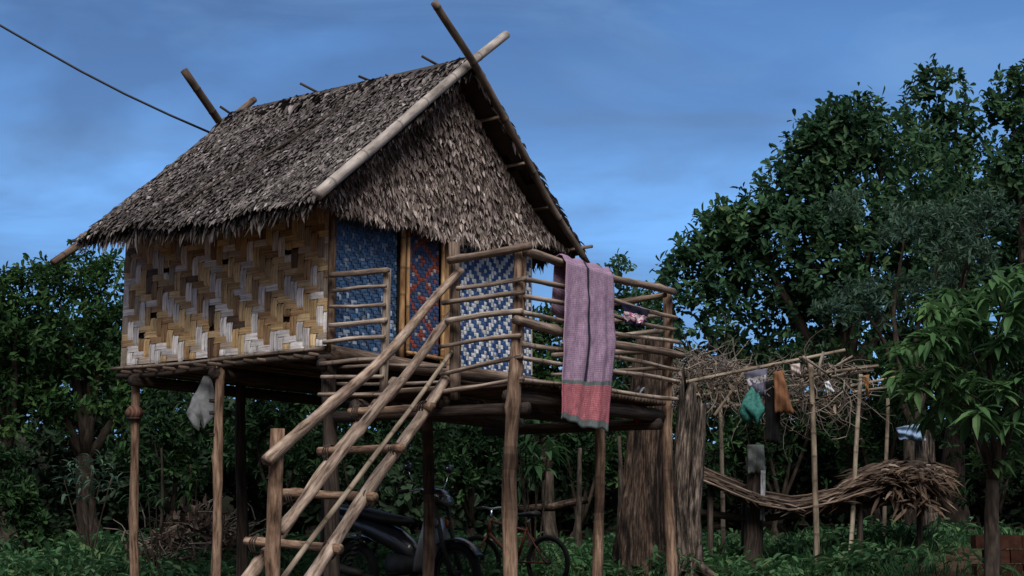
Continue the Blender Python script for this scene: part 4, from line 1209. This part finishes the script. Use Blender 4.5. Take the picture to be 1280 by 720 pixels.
garment('pale_rag', 'small pale pinkish rag lying over the trellis top', 'rag', tri(988, 456, 1000, 454, 990, 470, 1001, 468, TY - .08), Y, .03, plain('pale_cloth', (.50, .42, .40), .9, .1, var=.4), amp=.012)
garment('plastic_wrapper', 'white plastic scrap dangling right of the tall trellis pole', 'wrapper', tri(1030, 478, 1036, 476, 1034, 491, 1043, 490, TY - .05), Y, .015, plain('white_plastic', (.55, .56, .60), .4, .4, var=.3), amp=.012)
garment('dead_frond', 'curled brown dead leaf hanging from the second trellis pole', 'leaf', tri(1077, 470, 1087, 468, 1084, 498, 1087, 497, TY + .25), Y, .02, plain('brown_leaf', (.24, .13, .06), .85, .1, var=.4), amp=.014, outline=lambda t: 1 - .55 * t)
s0 = ground_pt(938, TY + .6)
ps = thing('fence_stub', 'short dark wooden post draped in cloth behind the sagging thatch', 'post', s0)
tube(MB(), [s0 - Z * .1, at(945, 572, TY + .6)], .10, n=12, rough=.06).build('post', M['oldpost'], ps)
garment('grey_towel', 'faded grey green towel draped over the short dark post', 'towel', tri(934, 556, 955, 556, 935, 592, 957, 590, TY + .45), Y, .05, plain('grey_green_cloth', (.22, .25, .24), .9, .1, var=.5, scale=8), amp=.02)
garment('white_strip', 'long white cloth strip hanging down beside the short post', 'cloth', tri(951, 588, 957, 588, 950, 650, 956, 652, TY + .40), Y, .012, plain('white_cloth', (.40, .41, .44), .9, .1, var=.5), amp=.014)

# ------------------------------------------------------------------ sagging thatch panels on a low frame
fb = ground_pt(1000, 17.2)
TP = thing('sagging_thatch', 'old sagging palm thatch panels lying across a low pole frame', 'thatch panel', fb)
prof = [(874, 594), (905, 608), (945, 625), (992, 634), (1045, 624), (1072, 613), (1105, 606), (1140, 603), (1172, 606)]
def pf(t):
    q = t * (len(prof) - 1); i = min(int(q), len(prof) - 2); f = q - i
    return prof[i][0] + (prof[i + 1][0] - prof[i][0]) * f, prof[i][1] + (prof[i + 1][1] - prof[i][1]) * f
mb = MB(); rings = []
for k in range(41):
    t = k / 40; x, y = pf(t); d = 17.1
    hgt = .05 + .02 * math.sin(t * 9) + (.05 if t > .75 else 0)
    a = at(x, y, d + .75) + Z * .10; b = at(x, y, d)
    rings.append([b, b + Vector((0, .02, -hgt)), a + Z * -hgt, a])
loft(mb, rings, rnd=.4, mi=1)
lv = LV(); P, D, NN, L, W, RN = [], [], [], [], [], []
for k in range(2800):
    t = R.random() ** .9; x, y = pf(t); q = R.random()
    base = at(x, y, 17.06 + .8 * q) + Z * (.10 * q + R.uniform(-.06 if q < .2 else 0, .02) + (R.uniform(0, .16) if t > .62 else 0))
    rag = t > .74
    P.append(tuple(base + Vector((R.gauss(0, .06 if rag else .02), 0, R.uniform(-.30, .04) if rag and R.random() < .4 else 0))))
    dd = (at(*pf(min(1, t + .02)), 17.1) - at(*pf(max(0, t - .02)), 17.1)).normalized()
    if rag: D.append(tuple(dd * R.gauss(0, .9) + Vector((0, -.4, R.uniform(-.8, .15)))))
    else: D.append(tuple(dd * R.choice((1, 1, -1)) + Vector((R.gauss(0, .06), R.uniform(-.25, .0), R.uniform(-.16, .05)))))
    NN.append((R.gauss(0, .4), -.6, 1)); L.append(R.uniform(.12, .34)); W.append(R.uniform(.022, .04) * (1.25 if rag else 1)); RN.append(min(1, max(0, R.gauss(.36, .3) - (.1 if rag else 0))))
lv.add(np.array(P), np.array(D), np.array(NN), np.array(L), np.array(W), droop=NR.uniform(-.2, .4, len(P)), fold=.3, tpl=BLADE, rnd=RN); lv.into(mb, 0)
mb.build('thatch', [M['dead_leaf'], M['thatch_under']], TP, smooth=False)
for (off, z_) in ((-.03, -.03), (.12, .05), (.5, .11)):
    for (t0, t1) in ((0, .30), (.26, .52), (.5, .74)):
        pts = [at(*pf(t0 + (t1 - t0) * k / 5), 17.05 + off) + Z * (z_ + R.uniform(-.008, .008)) for k in range(6)]
        pole('lath', M['log'], TP, pts, .012, n=6, wob=.004)
for x, d in ((888, 17.2), (950, 17.5), (1075, 17.3), (1150, 17.5), (930, 17.9)):
    g = ground_pt(x, d); yy = [q for q in prof if q[0] <= x][-1][1]; tp = at(x, yy + 6, d)
    pole('leg', M['oldpost'], TP, [g - Z * .1, tp], .035, rough=.06)
pole('frame_rail', M['oldpost'], TP, [at(870, 640, 17.4), at(945, 650, 17.4), at(1165, 620, 17.6)], .04, rough=.06)
# post with a bluish sheet behind
g = ground_pt(1163, 19.0); cp = thing('pale_post', 'pale weathered square post standing behind the ragged end of the thatch', 'post', g)
mb = MB(); h_ = at(1163, 538, 19.0).z - g.z; box(mb, g + Z * (h_ / 2 - .05), (X + Vector((0, .3, 0))).normalized(), (Vector((0, 1, 0)) - X * .3).normalized(), Z, .085, .085, h_ / 2 + .05, rnd=.8); mb.build('post', M['stump_pale'], cp, smooth=False)
garment('plastic_sheet', 'folded light blue plastic sheet caught beside the pale post', 'sheet', tri(1120, 535, 1158, 527, 1124, 549, 1157, 552, 18.9), Y, .04, plain('blue_sheet', (.20, .30, .46), .6, .3, var=.3, scale=6), amp=.03)
# low reddish block wall at the right edge
g = ground_pt(1262, 15.6)
mb = MB(); top = at(1250, 668, 15.6).z
for r_ in range(3):
    for k in range(7):
        c = Vector((at(1222, 690, 15.6).x + .12 + k * .235 + (.11 if r_ % 2 else 0), 15.75 + R.uniform(-.01, .01), top - .075 - r_ * .145))
        box(mb, c, X, Vector((0, 1, 0)), Z, .113, .09, .068, rnd=R.random(), col=(R.uniform(.8, 1.1), R.uniform(.75, 1), R.uniform(.7, 1)))
m, nt, out = newmat('red_block')
n = objnoise(nt, 14, 4); c = mixc(nt, ramp(nt, attr(nt, 'rnd'), [(0, (.045, .018, .013)), (1, (.085, .036, .025))]), ramp(nt, n, [(.3, (.5, .5, .5)), (.7, (1.2, 1.2, 1.2))]), 1.0, 'MULTIPLY'); surf(nt, out, c, .9, .1, n, .5, .01)
tag(mb.build('low_wall', m, None, smooth=False), 'low dark red block wall under the long-leaved tree at right', 'wall')

# ------------------------------------------------------------------ trees
def lob(rows, d, dd=.0):
    return [(at(x, y, d + R.uniform(-1, 1) * m_px(r, d) * .5 + dd), m_px(r, d)) for x, y, r in rows]
def tree(name, label, cat, foot_px, d, lobes, ncl, per, L, W, mat, group=None, trunk_r=.16, limbs=6, tpl=LEAF6, fork=.35, **kw):
    g = ground_pt(foot_px, d)
    t = thing(name, label, cat, g, group=group)
    mb = MB()
    ztop = max(l[0].z for l in lobes); c = sum((l[0] for l in lobes), Vector()) / len(lobes)
    fk = g.lerp(Vector((c.x, c.y, g.z + (ztop - g.z) * fork)), 1.0); fk.x = g.x + (c.x - g.x) * .4; fk.y = g.y + (c.y - g.y) * .4
    tube(mb, [g - Z * .2, g + Z * .3, (g + fk) / 2 + X * R.uniform(-.08, .08), fk], [trunk_r * 1.25, trunk_r, trunk_r * .85, trunk_r * .75], n=10, rough=.07, wob=.02)
    for l in sorted(lobes, key=lambda q: -q[1])[:limbs]:
        e = l[0] + Z * l[1] * .3; mid = fk.lerp(e, .55) + Vector((R.uniform(-.15, .15), R.uniform(-.15, .15), R.uniform(.0, .2)))
        tube(mb, [fk - Z * .1, mid, e], [trunk_r * .55, trunk_r * .35, trunk_r * .1], n=7, rough=.06, wob=.02, seg=.3)
    mb.build('trunk', M['trunk'], t)
    lv = LV(); crown(lv, lobes, ncl, per, L, W, tpl=tpl, **kw)
    lv.build('crown', mat, t)
    return t
RT = 'broad-leaved trees rising behind the trellis'
tree('broadleaf_tree', 'large broad-leaved tree with a stepped crown right of the deck', 'tree', 1090, 22.0,
     lob([(965, 278, 40), (1000, 235, 40), (1015, 180, 34), (915, 310, 44), (1062, 190, 60), (1075, 168, 48), (1048, 150, 29), (1022, 205, 51), (1105, 235, 94), (985, 262, 37), (940, 292, 55), (1000, 305, 86), (900, 285, 29), (872, 340, 48), (845, 345, 22), (1090, 345, 116), (955, 385, 90), (860, 400, 46), (1050, 425, 99), (1160, 330, 88), (905, 330, 42)], 22.0),
     2900, 8, .135, .070, M['leaf_right'], RT, .2, 8, shell=(.5, 1.08))
tree('broadleaf_tree', 'tall broad-leaved tree with two thin peaks at the upper right', 'tree', 1200, 24.0,
     lob([(1168, 108, 24), (1150, 135, 30), (1192, 112, 22), (1195, 165, 34), (1165, 175, 42), (1150, 215, 50), (1215, 225, 56), (1190, 300, 90), (1260, 290, 80), (1240, 400, 90)], 24.0),
     1250, 8, .14, .072, M['leaf_right'], RT, .2, 7, shell=(.5, 1.1))
tree('broadleaf_tree', 'dark broad-leaved tree cut off by the right edge of the picture', 'tree', 1310, 21.5,
     lob([(1262, 108, 24), (1240, 135, 20), (1285, 105, 26), (1262, 150, 28), (1300, 170, 52), (1278, 225, 46), (1330, 280, 90), (1290, 330, 60)], 21.5),
     760, 8, .13, .07, M['leaf_right'], RT, .2, 6, shell=(.5, 1.08))
tree('feathery_tree', 'tree with bluish green feathery leaves in front of the large crown', 'tree', 1140, 19.5,
     lob([(1075, 385, 34), (1040, 400, 26), (1110, 372, 30), (1060, 262, 24), (1130, 290, 36), (1185, 300, 44), (1235, 275, 36), (1160, 380, 40), (1215, 340, 40)], 19.5),
     420, 11, .10, .032, M['leaf_feather'], None, .09, 6, shell=(.6, 1.05), droop=.35, spread=.7, up=.1)
BT = 'trees behind the hut'
tree('shade_tree', 'small rounded tree top showing above the deck rail', 'tree', 790, 24.5,
     lob([(775, 342, 19), (800, 385, 30), (765, 395, 34), (735, 420, 36), (815, 440, 48), (770, 460, 60)], 24.5), 520, 8, .13, .06, M['leaf_right'], BT, .13, 5)
tree('shade_tree', 'dark low tree seen between the rails left of the sarong', 'tree', 690, 24.0,
     lob([(678, 405, 22), (660, 440, 36), (705, 430, 30), (690, 490, 50), (640, 500, 50)], 24.0), 420, 8, .13, .06, M['leaf_left'], BT, .12, 5)
LT = 'bushy trees left of the hut'
tree('bushy_tree', 'bushy dark green tree reaching up to the left eave', 'tree', 110, 20.5,
     lob([(100, 342, 32), (60, 352, 28), (135, 350, 32), (75, 400, 66), (135, 430, 66), (40, 450, 60), (110, 500, 70), (170, 500, 50)], 20.5), 1150, 9, .105, .046, M['leaf_left'], LT, .15, 6)
tree('bushy_tree', 'bushy dark green tree cut off by the left edge of the picture', 'tree', 5, 20.0,
     lob([(25, 358, 24), (0, 362, 26), (-15, 400, 50), (20, 430, 56), (-30, 480, 70), (20, 520, 66)], 20.0), 720, 9, .105, .046, M['leaf_left'], LT, .14, 5)
UT = 'bushes seen under the hut floor'
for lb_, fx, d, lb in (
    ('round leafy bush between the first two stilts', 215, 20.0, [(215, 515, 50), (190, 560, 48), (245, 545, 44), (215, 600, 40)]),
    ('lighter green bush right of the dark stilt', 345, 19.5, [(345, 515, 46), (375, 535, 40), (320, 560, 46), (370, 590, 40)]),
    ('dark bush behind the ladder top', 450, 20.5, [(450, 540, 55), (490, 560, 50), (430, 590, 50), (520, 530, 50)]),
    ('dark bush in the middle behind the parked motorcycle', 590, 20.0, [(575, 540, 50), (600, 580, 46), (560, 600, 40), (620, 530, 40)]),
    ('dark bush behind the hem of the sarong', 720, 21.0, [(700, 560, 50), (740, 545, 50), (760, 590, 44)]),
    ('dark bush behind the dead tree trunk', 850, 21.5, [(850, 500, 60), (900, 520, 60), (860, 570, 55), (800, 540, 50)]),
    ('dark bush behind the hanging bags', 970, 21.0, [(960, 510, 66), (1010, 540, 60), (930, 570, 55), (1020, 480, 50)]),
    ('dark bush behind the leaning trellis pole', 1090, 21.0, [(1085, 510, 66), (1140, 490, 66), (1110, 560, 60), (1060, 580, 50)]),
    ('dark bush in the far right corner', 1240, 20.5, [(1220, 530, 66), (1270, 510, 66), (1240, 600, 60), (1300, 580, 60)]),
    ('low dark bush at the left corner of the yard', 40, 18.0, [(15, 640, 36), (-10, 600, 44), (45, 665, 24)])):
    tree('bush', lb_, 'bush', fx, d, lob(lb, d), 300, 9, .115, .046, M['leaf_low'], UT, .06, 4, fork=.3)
# long-leaved tree in front at right
def mango():
    d = 13.6; g = ground_pt(1238, d)
    t = thing('mango_tree', 'young tree with long drooping bright leaves at the right edge', 'tree', g)
    mb = MB(); fk = at(1241, 600, d)
    tube(mb, [g - Z * .1, at(1238, 650, d), fk], [.075, .062, .055], n=10, rough=.06, wob=.01)
    tips = [(1130, 440), (1150, 415), (1168, 392), (1150, 465), (1195, 372), (1185, 420), (1215, 398), (1175, 455), (1205, 440), (1240, 375), (1255, 355), (1230, 420), (1275, 365), (1265, 400), (1292, 385), (1250, 445), (1285, 430),
            (1165, 490), (1205, 480), (1235, 490), (1270, 475), (1300, 460), (1190, 520), (1225, 530), (1260, 520), (1290, 520), (1245, 560), (1320, 420), (1330, 480), (1310, 360), (1140, 480), (1215, 455), (1255, 420), (1180, 395), (1280, 345)]
    lv = LV(); P, D, NN, L, RN, DR = [], [], [], [], [], []
    mains = [at(1225, 540, d), at(1250, 520, d - .2), at(1200, 500, d + .2), at(1275, 480, d), at(1235, 450, d + .3)]
    for m_ in mains: tube(mb, [fk - Z * .05, fk.lerp(m_, .5) + X * .03, m_], [.035, .026, .018], n=7)
    for (x, y) in tips:
        for rep in range(4):
            dd = d + R.uniform(-.7, .7); p = at(x + R.gauss(0, 13), y + R.gauss(0, 12), dd)
            m_ = min(mains, key=lambda q: (q - p).length)
            if rep == 0: tube(mb, [m_, m_.lerp(p, .5) + Z * .04, p], [.014, .010, .006], n=5, seg=.2)
            cr = R.random()
            for k in range(R.randint(9, 14)):
                a = R.uniform(0, 6.28); el = R.uniform(-.75, .35)
                D.append((math.cos(a) * math.cos(el), math.sin(a) * math.cos(el), math.sin(el))); P.append(tuple(p + Vector((0, 0, R.uniform(-.05, .05)))))
                NN.append((R.gauss(0, .15), R.gauss(0, .15), 1)); L.append(R.uniform(.15, .27)); RN.append(min(1, .85 * (.5 * cr + .5 * R.random()) + (.15 if R.random() < .04 else 0))); DR.append(R.uniform(.10, .55))
    L = np.array(L); lv.add(np.array(P), np.array(D), np.array(NN), L, L * .30, droop=np.array(DR), fold=.2, tpl=BLADE, rnd=RN)
    mb.build('trunk', M['trunk'], t); lv.build('crown', M['leaf_mango'], t)
mango()
# small plants one can tell apart
def rosette_plant(name, label, cat, px, py, d, tips, L, mat, wr=.22, stem=.012, droop=.45, n=(9, 14), group=None, spread=.05):
    g = ground_pt(px, d); t = thing(name, label, cat, g, group=group); mb = MB(); lv = LV(); P, D, NN, LL, DR = [], [], [], [], []
    for (x, y) in tips:
        p = at(x, y, d + R.uniform(-.15, .15)); tube(mb, [g - Z * .05, g.lerp(p, .55) + X * R.uniform(-.04, .04), p], [stem, stem * .8, stem * .5], n=6, seg=.2)
        for k in range(R.randint(*n)):
            a = R.uniform(0, 6.28); el = R.uniform(-.5, .6)
            D.append((math.cos(a) * math.cos(el), math.sin(a) * math.cos(el), math.sin(el))); P.append(tuple(p + Vector((R.gauss(0, spread), R.gauss(0, spread), R.gauss(0, spread)))))
            NN.append((R.gauss(0, .15), R.gauss(0, .15), 1)); LL.append(L * R.uniform(.6, 1.15)); DR.append(droop * R.uniform(.4, 1.5))
    LL = np.array(LL); lv.add(np.array(P), np.array(D), np.array(NN), LL, LL * wr, droop=np.array(DR), fold=.2, tpl=BLADE)
    mb.build('stem', M['trunk'], t); lv.build('foliage', mat, t)
rosette_plant('young_plant', 'young plant with drooping bright green leaves behind the corner stilt', 'plant', 668, 16.8, 16.8, [(655, 520), (668, 545), (650, 560), (676, 580), (655, 590), (640, 535), (684, 560)], .27, M['leaf_young'], .28, droop=.6)
rosette_plant('star_plant', 'little star-leaved plant right of the first stilt', 'plant', 197, 690, 16.5, [(195, 620), (205, 628), (160, 622), (185, 612)], .17, M['leaf_young'], .2, stem=.010)
rosette_plant('thin_shrub', 'thin feathery shrub on two bare stems left of the first stilt', 'shrub', 112, 690, 18.0, [(95, 590), (115, 585), (140, 596), (80, 600), (125, 602), (105, 606)], .13, M['leaf_feather'], .3, stem=.012, n=(26, 34), spread=.12)
rosette_plant('weed', 'bright leafy weed at the foot of the rightmost stilt', 'plant', 835, 14.6, 14.6, [(815, 706), (830, 695), (845, 700), (858, 690), (838, 712), (862, 708)], .15, M['leaf_young'], .3, n=(8, 12))
rosette_plant('weed', 'pale grassy weed in front of the low red wall', 'plant', 1232, 14.8, 14.8, [(1228, 706), (1238, 700), (1248, 708)], .26, M['leaf_young'], .12, n=(7, 10), droop=.3)
rosette_plant('sapling', 'drooping sapling between the two left stilts', 'plant', 242, 690, 17.6, [(238, 580), (246, 600), (240, 615)], .2, M['leaf_left'], .24, stem=.014, droop=.7)
# bare saplings
for (x, y0, x1, y1, d, r_, lb) in ((202, 700, 200, 560, 17.8, .020, 'bare thin sapling standing behind the first stilt'), (775, 700, 772, 545, 18.5, .035, 'slim grey sapling between the sarong and the dead trunk'), (722, 690, 724, 560, 20.0, .04, 'thin dark trunk behind the sarong stilt')):
    g = ground_pt(x, d); tag(pole('sapling', M['trunk'], None, [g - Z * .1, at((x + x1) / 2 + 3, (y0 + y1) / 2, d), at(x1, y1, d)], [r_ * 1.2, r_, r_ * .6], rough=.06, wob=.02), lb, 'sapling')
# brush pile
g = ground_pt(245, 17.4); mb = MB()
for k in range(150):
    squiggle(g + Vector((R.gauss(0, .32), R.gauss(0, .3), R.uniform(.05, .50))), Vector((R.uniform(-1, 1), R.uniform(-1, 1), R.uniform(-.3, .6))), R.uniform(.3, .8), R.uniform(.005, .016), 4)
lv = LV(); n_ = 520; q = NR.normal(size=(n_, 3)) * np.array([.36, .3, .10]); q[:, 2] = np.abs(q[:, 2]) + .12 + .38 * np.exp(-(q[:, 0] / .35) ** 2)
lv.add(q + np.array(g), unit(n_), unit(n_), NR.uniform(.08, .2, n_), NR.uniform(.03, .08, n_), droop=.4, fold=.3, tpl=BLADE); lv.into(mb, 1)
tag(mb.build('brush_pile', [M['twig'], M['dead_leaf']], None, smooth=False), 'heap of dry branches and dead leaves behind the second stilt', kind='stuff')
for (x0, y0, x1, y1, d, r_, lb) in ((645, 634, 735, 626, 20.5, .05, 'grey fallen log on the far bank seen under the deck'), (335, 640, 420, 600, 18.5, .02, 'thin bare branch leaning in the weeds behind the ladder')):
    p0, p1 = at(x0, y0, d), at(x1, y1, d); tag(pole('log', M['stump'], None, [p0, (p0 + p1) / 2 - Z * .03, p1], r_, rough=.08, wob=.02), lb, 'log')
# thicket that closes the view under the crowns
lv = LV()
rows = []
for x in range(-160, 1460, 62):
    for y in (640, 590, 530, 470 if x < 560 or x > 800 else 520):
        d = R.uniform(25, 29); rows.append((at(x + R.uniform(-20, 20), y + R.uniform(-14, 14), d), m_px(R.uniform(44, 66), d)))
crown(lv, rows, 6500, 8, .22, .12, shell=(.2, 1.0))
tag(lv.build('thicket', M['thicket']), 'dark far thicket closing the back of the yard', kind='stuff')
# dark bank added behind the thicket to keep sky light from showing through
mb = MB(); rings = []
for k in range(60):
    x = -40 + 80 * k / 59; hgt = 2.9 + .4 * math.sin(k * 1.3)
    rings.append([Vector((x, 29.5, -.2)), Vector((x, 31 + .4 * math.sin(k), hgt)), Vector((x, 34, hgt + .3)), Vector((x, 60, 0))])
loft(mb, rings, close=False); tag(mb.build('sky_block_bank', plain('sky_block_dark', (.02, .022, .016), .95, .1, scale=2)), kind='structure')

# grass and low weeds
lv = LV()
def scatter(n, x0, x1, y0, y1, dens):
    P = []
    while len(P) < n:
        y = y0 + (y1 - y0) * R.random(); x = R.uniform(x0, x1) * y
        if R.random() < dens(x, y): P.append((x, y, gz(x, y)))
    return np.array(P)
def dens(x, y):
    px = 640 + x / y * 1920
    d = .55 + .45 * math.sin(x * 1.9 + .7 * y) * math.sin(y * 1.3 - x)
    if px > 890 and y < 15.2: d *= .12
    if 860 < px < 1200 and y < 15: d *= .5
    if px > 1180: d *= .25
    if 590 < px < 760 and y > 17.5: d *= .35
    return d
G = scatter(26000, -.36, .36, 14.2, 23, dens); n_ = len(G)
D = unit(n_) * np.array([.6, .6, .2]) + np.array([0, 0, 1.0])
L = NR.uniform(.08, .30, n_) * (.45 + .55 * np.clip((G[:, 1] - 14.5) / 3, 0, 1))
lv.add(G, D, unit(n_) * np.array([1, 1, .2]), L, NR.uniform(.006, .014, n_), droop=NR.uniform(0, .7, n_), fold=.1, tpl=LEAF6)
tag(lv.build('grass', M['grass']), 'uneven green grass and blades around the stilts', kind='stuff')
lv = LV(); C = scatter(1500, -.36, .36, 15.6, 22, dens); per = 12; n_ = len(C) * per
Hh = np.repeat(NR.uniform(.08, .34, len(C)), per); P = np.repeat(C, per, axis=0) + np.stack([NR.normal(size=n_) * .07, NR.normal(size=n_) * .07, Hh * NR.uniform(.3, 1.0, n_)], 1)
L = NR.uniform(.07, .17, n_)
lv.add(P, unit(n_) * np.array([1, 1, .5]) + np.array([0, 0, .15]), unit(n_) * .4 + np.array([0, 0, 1]), L, L * .42, droop=NR.uniform(.1, .6, n_), fold=.2)
tag(lv.build('low_weeds', M['grass']), 'low leafy weeds growing thickly among the grass', kind='stuff')
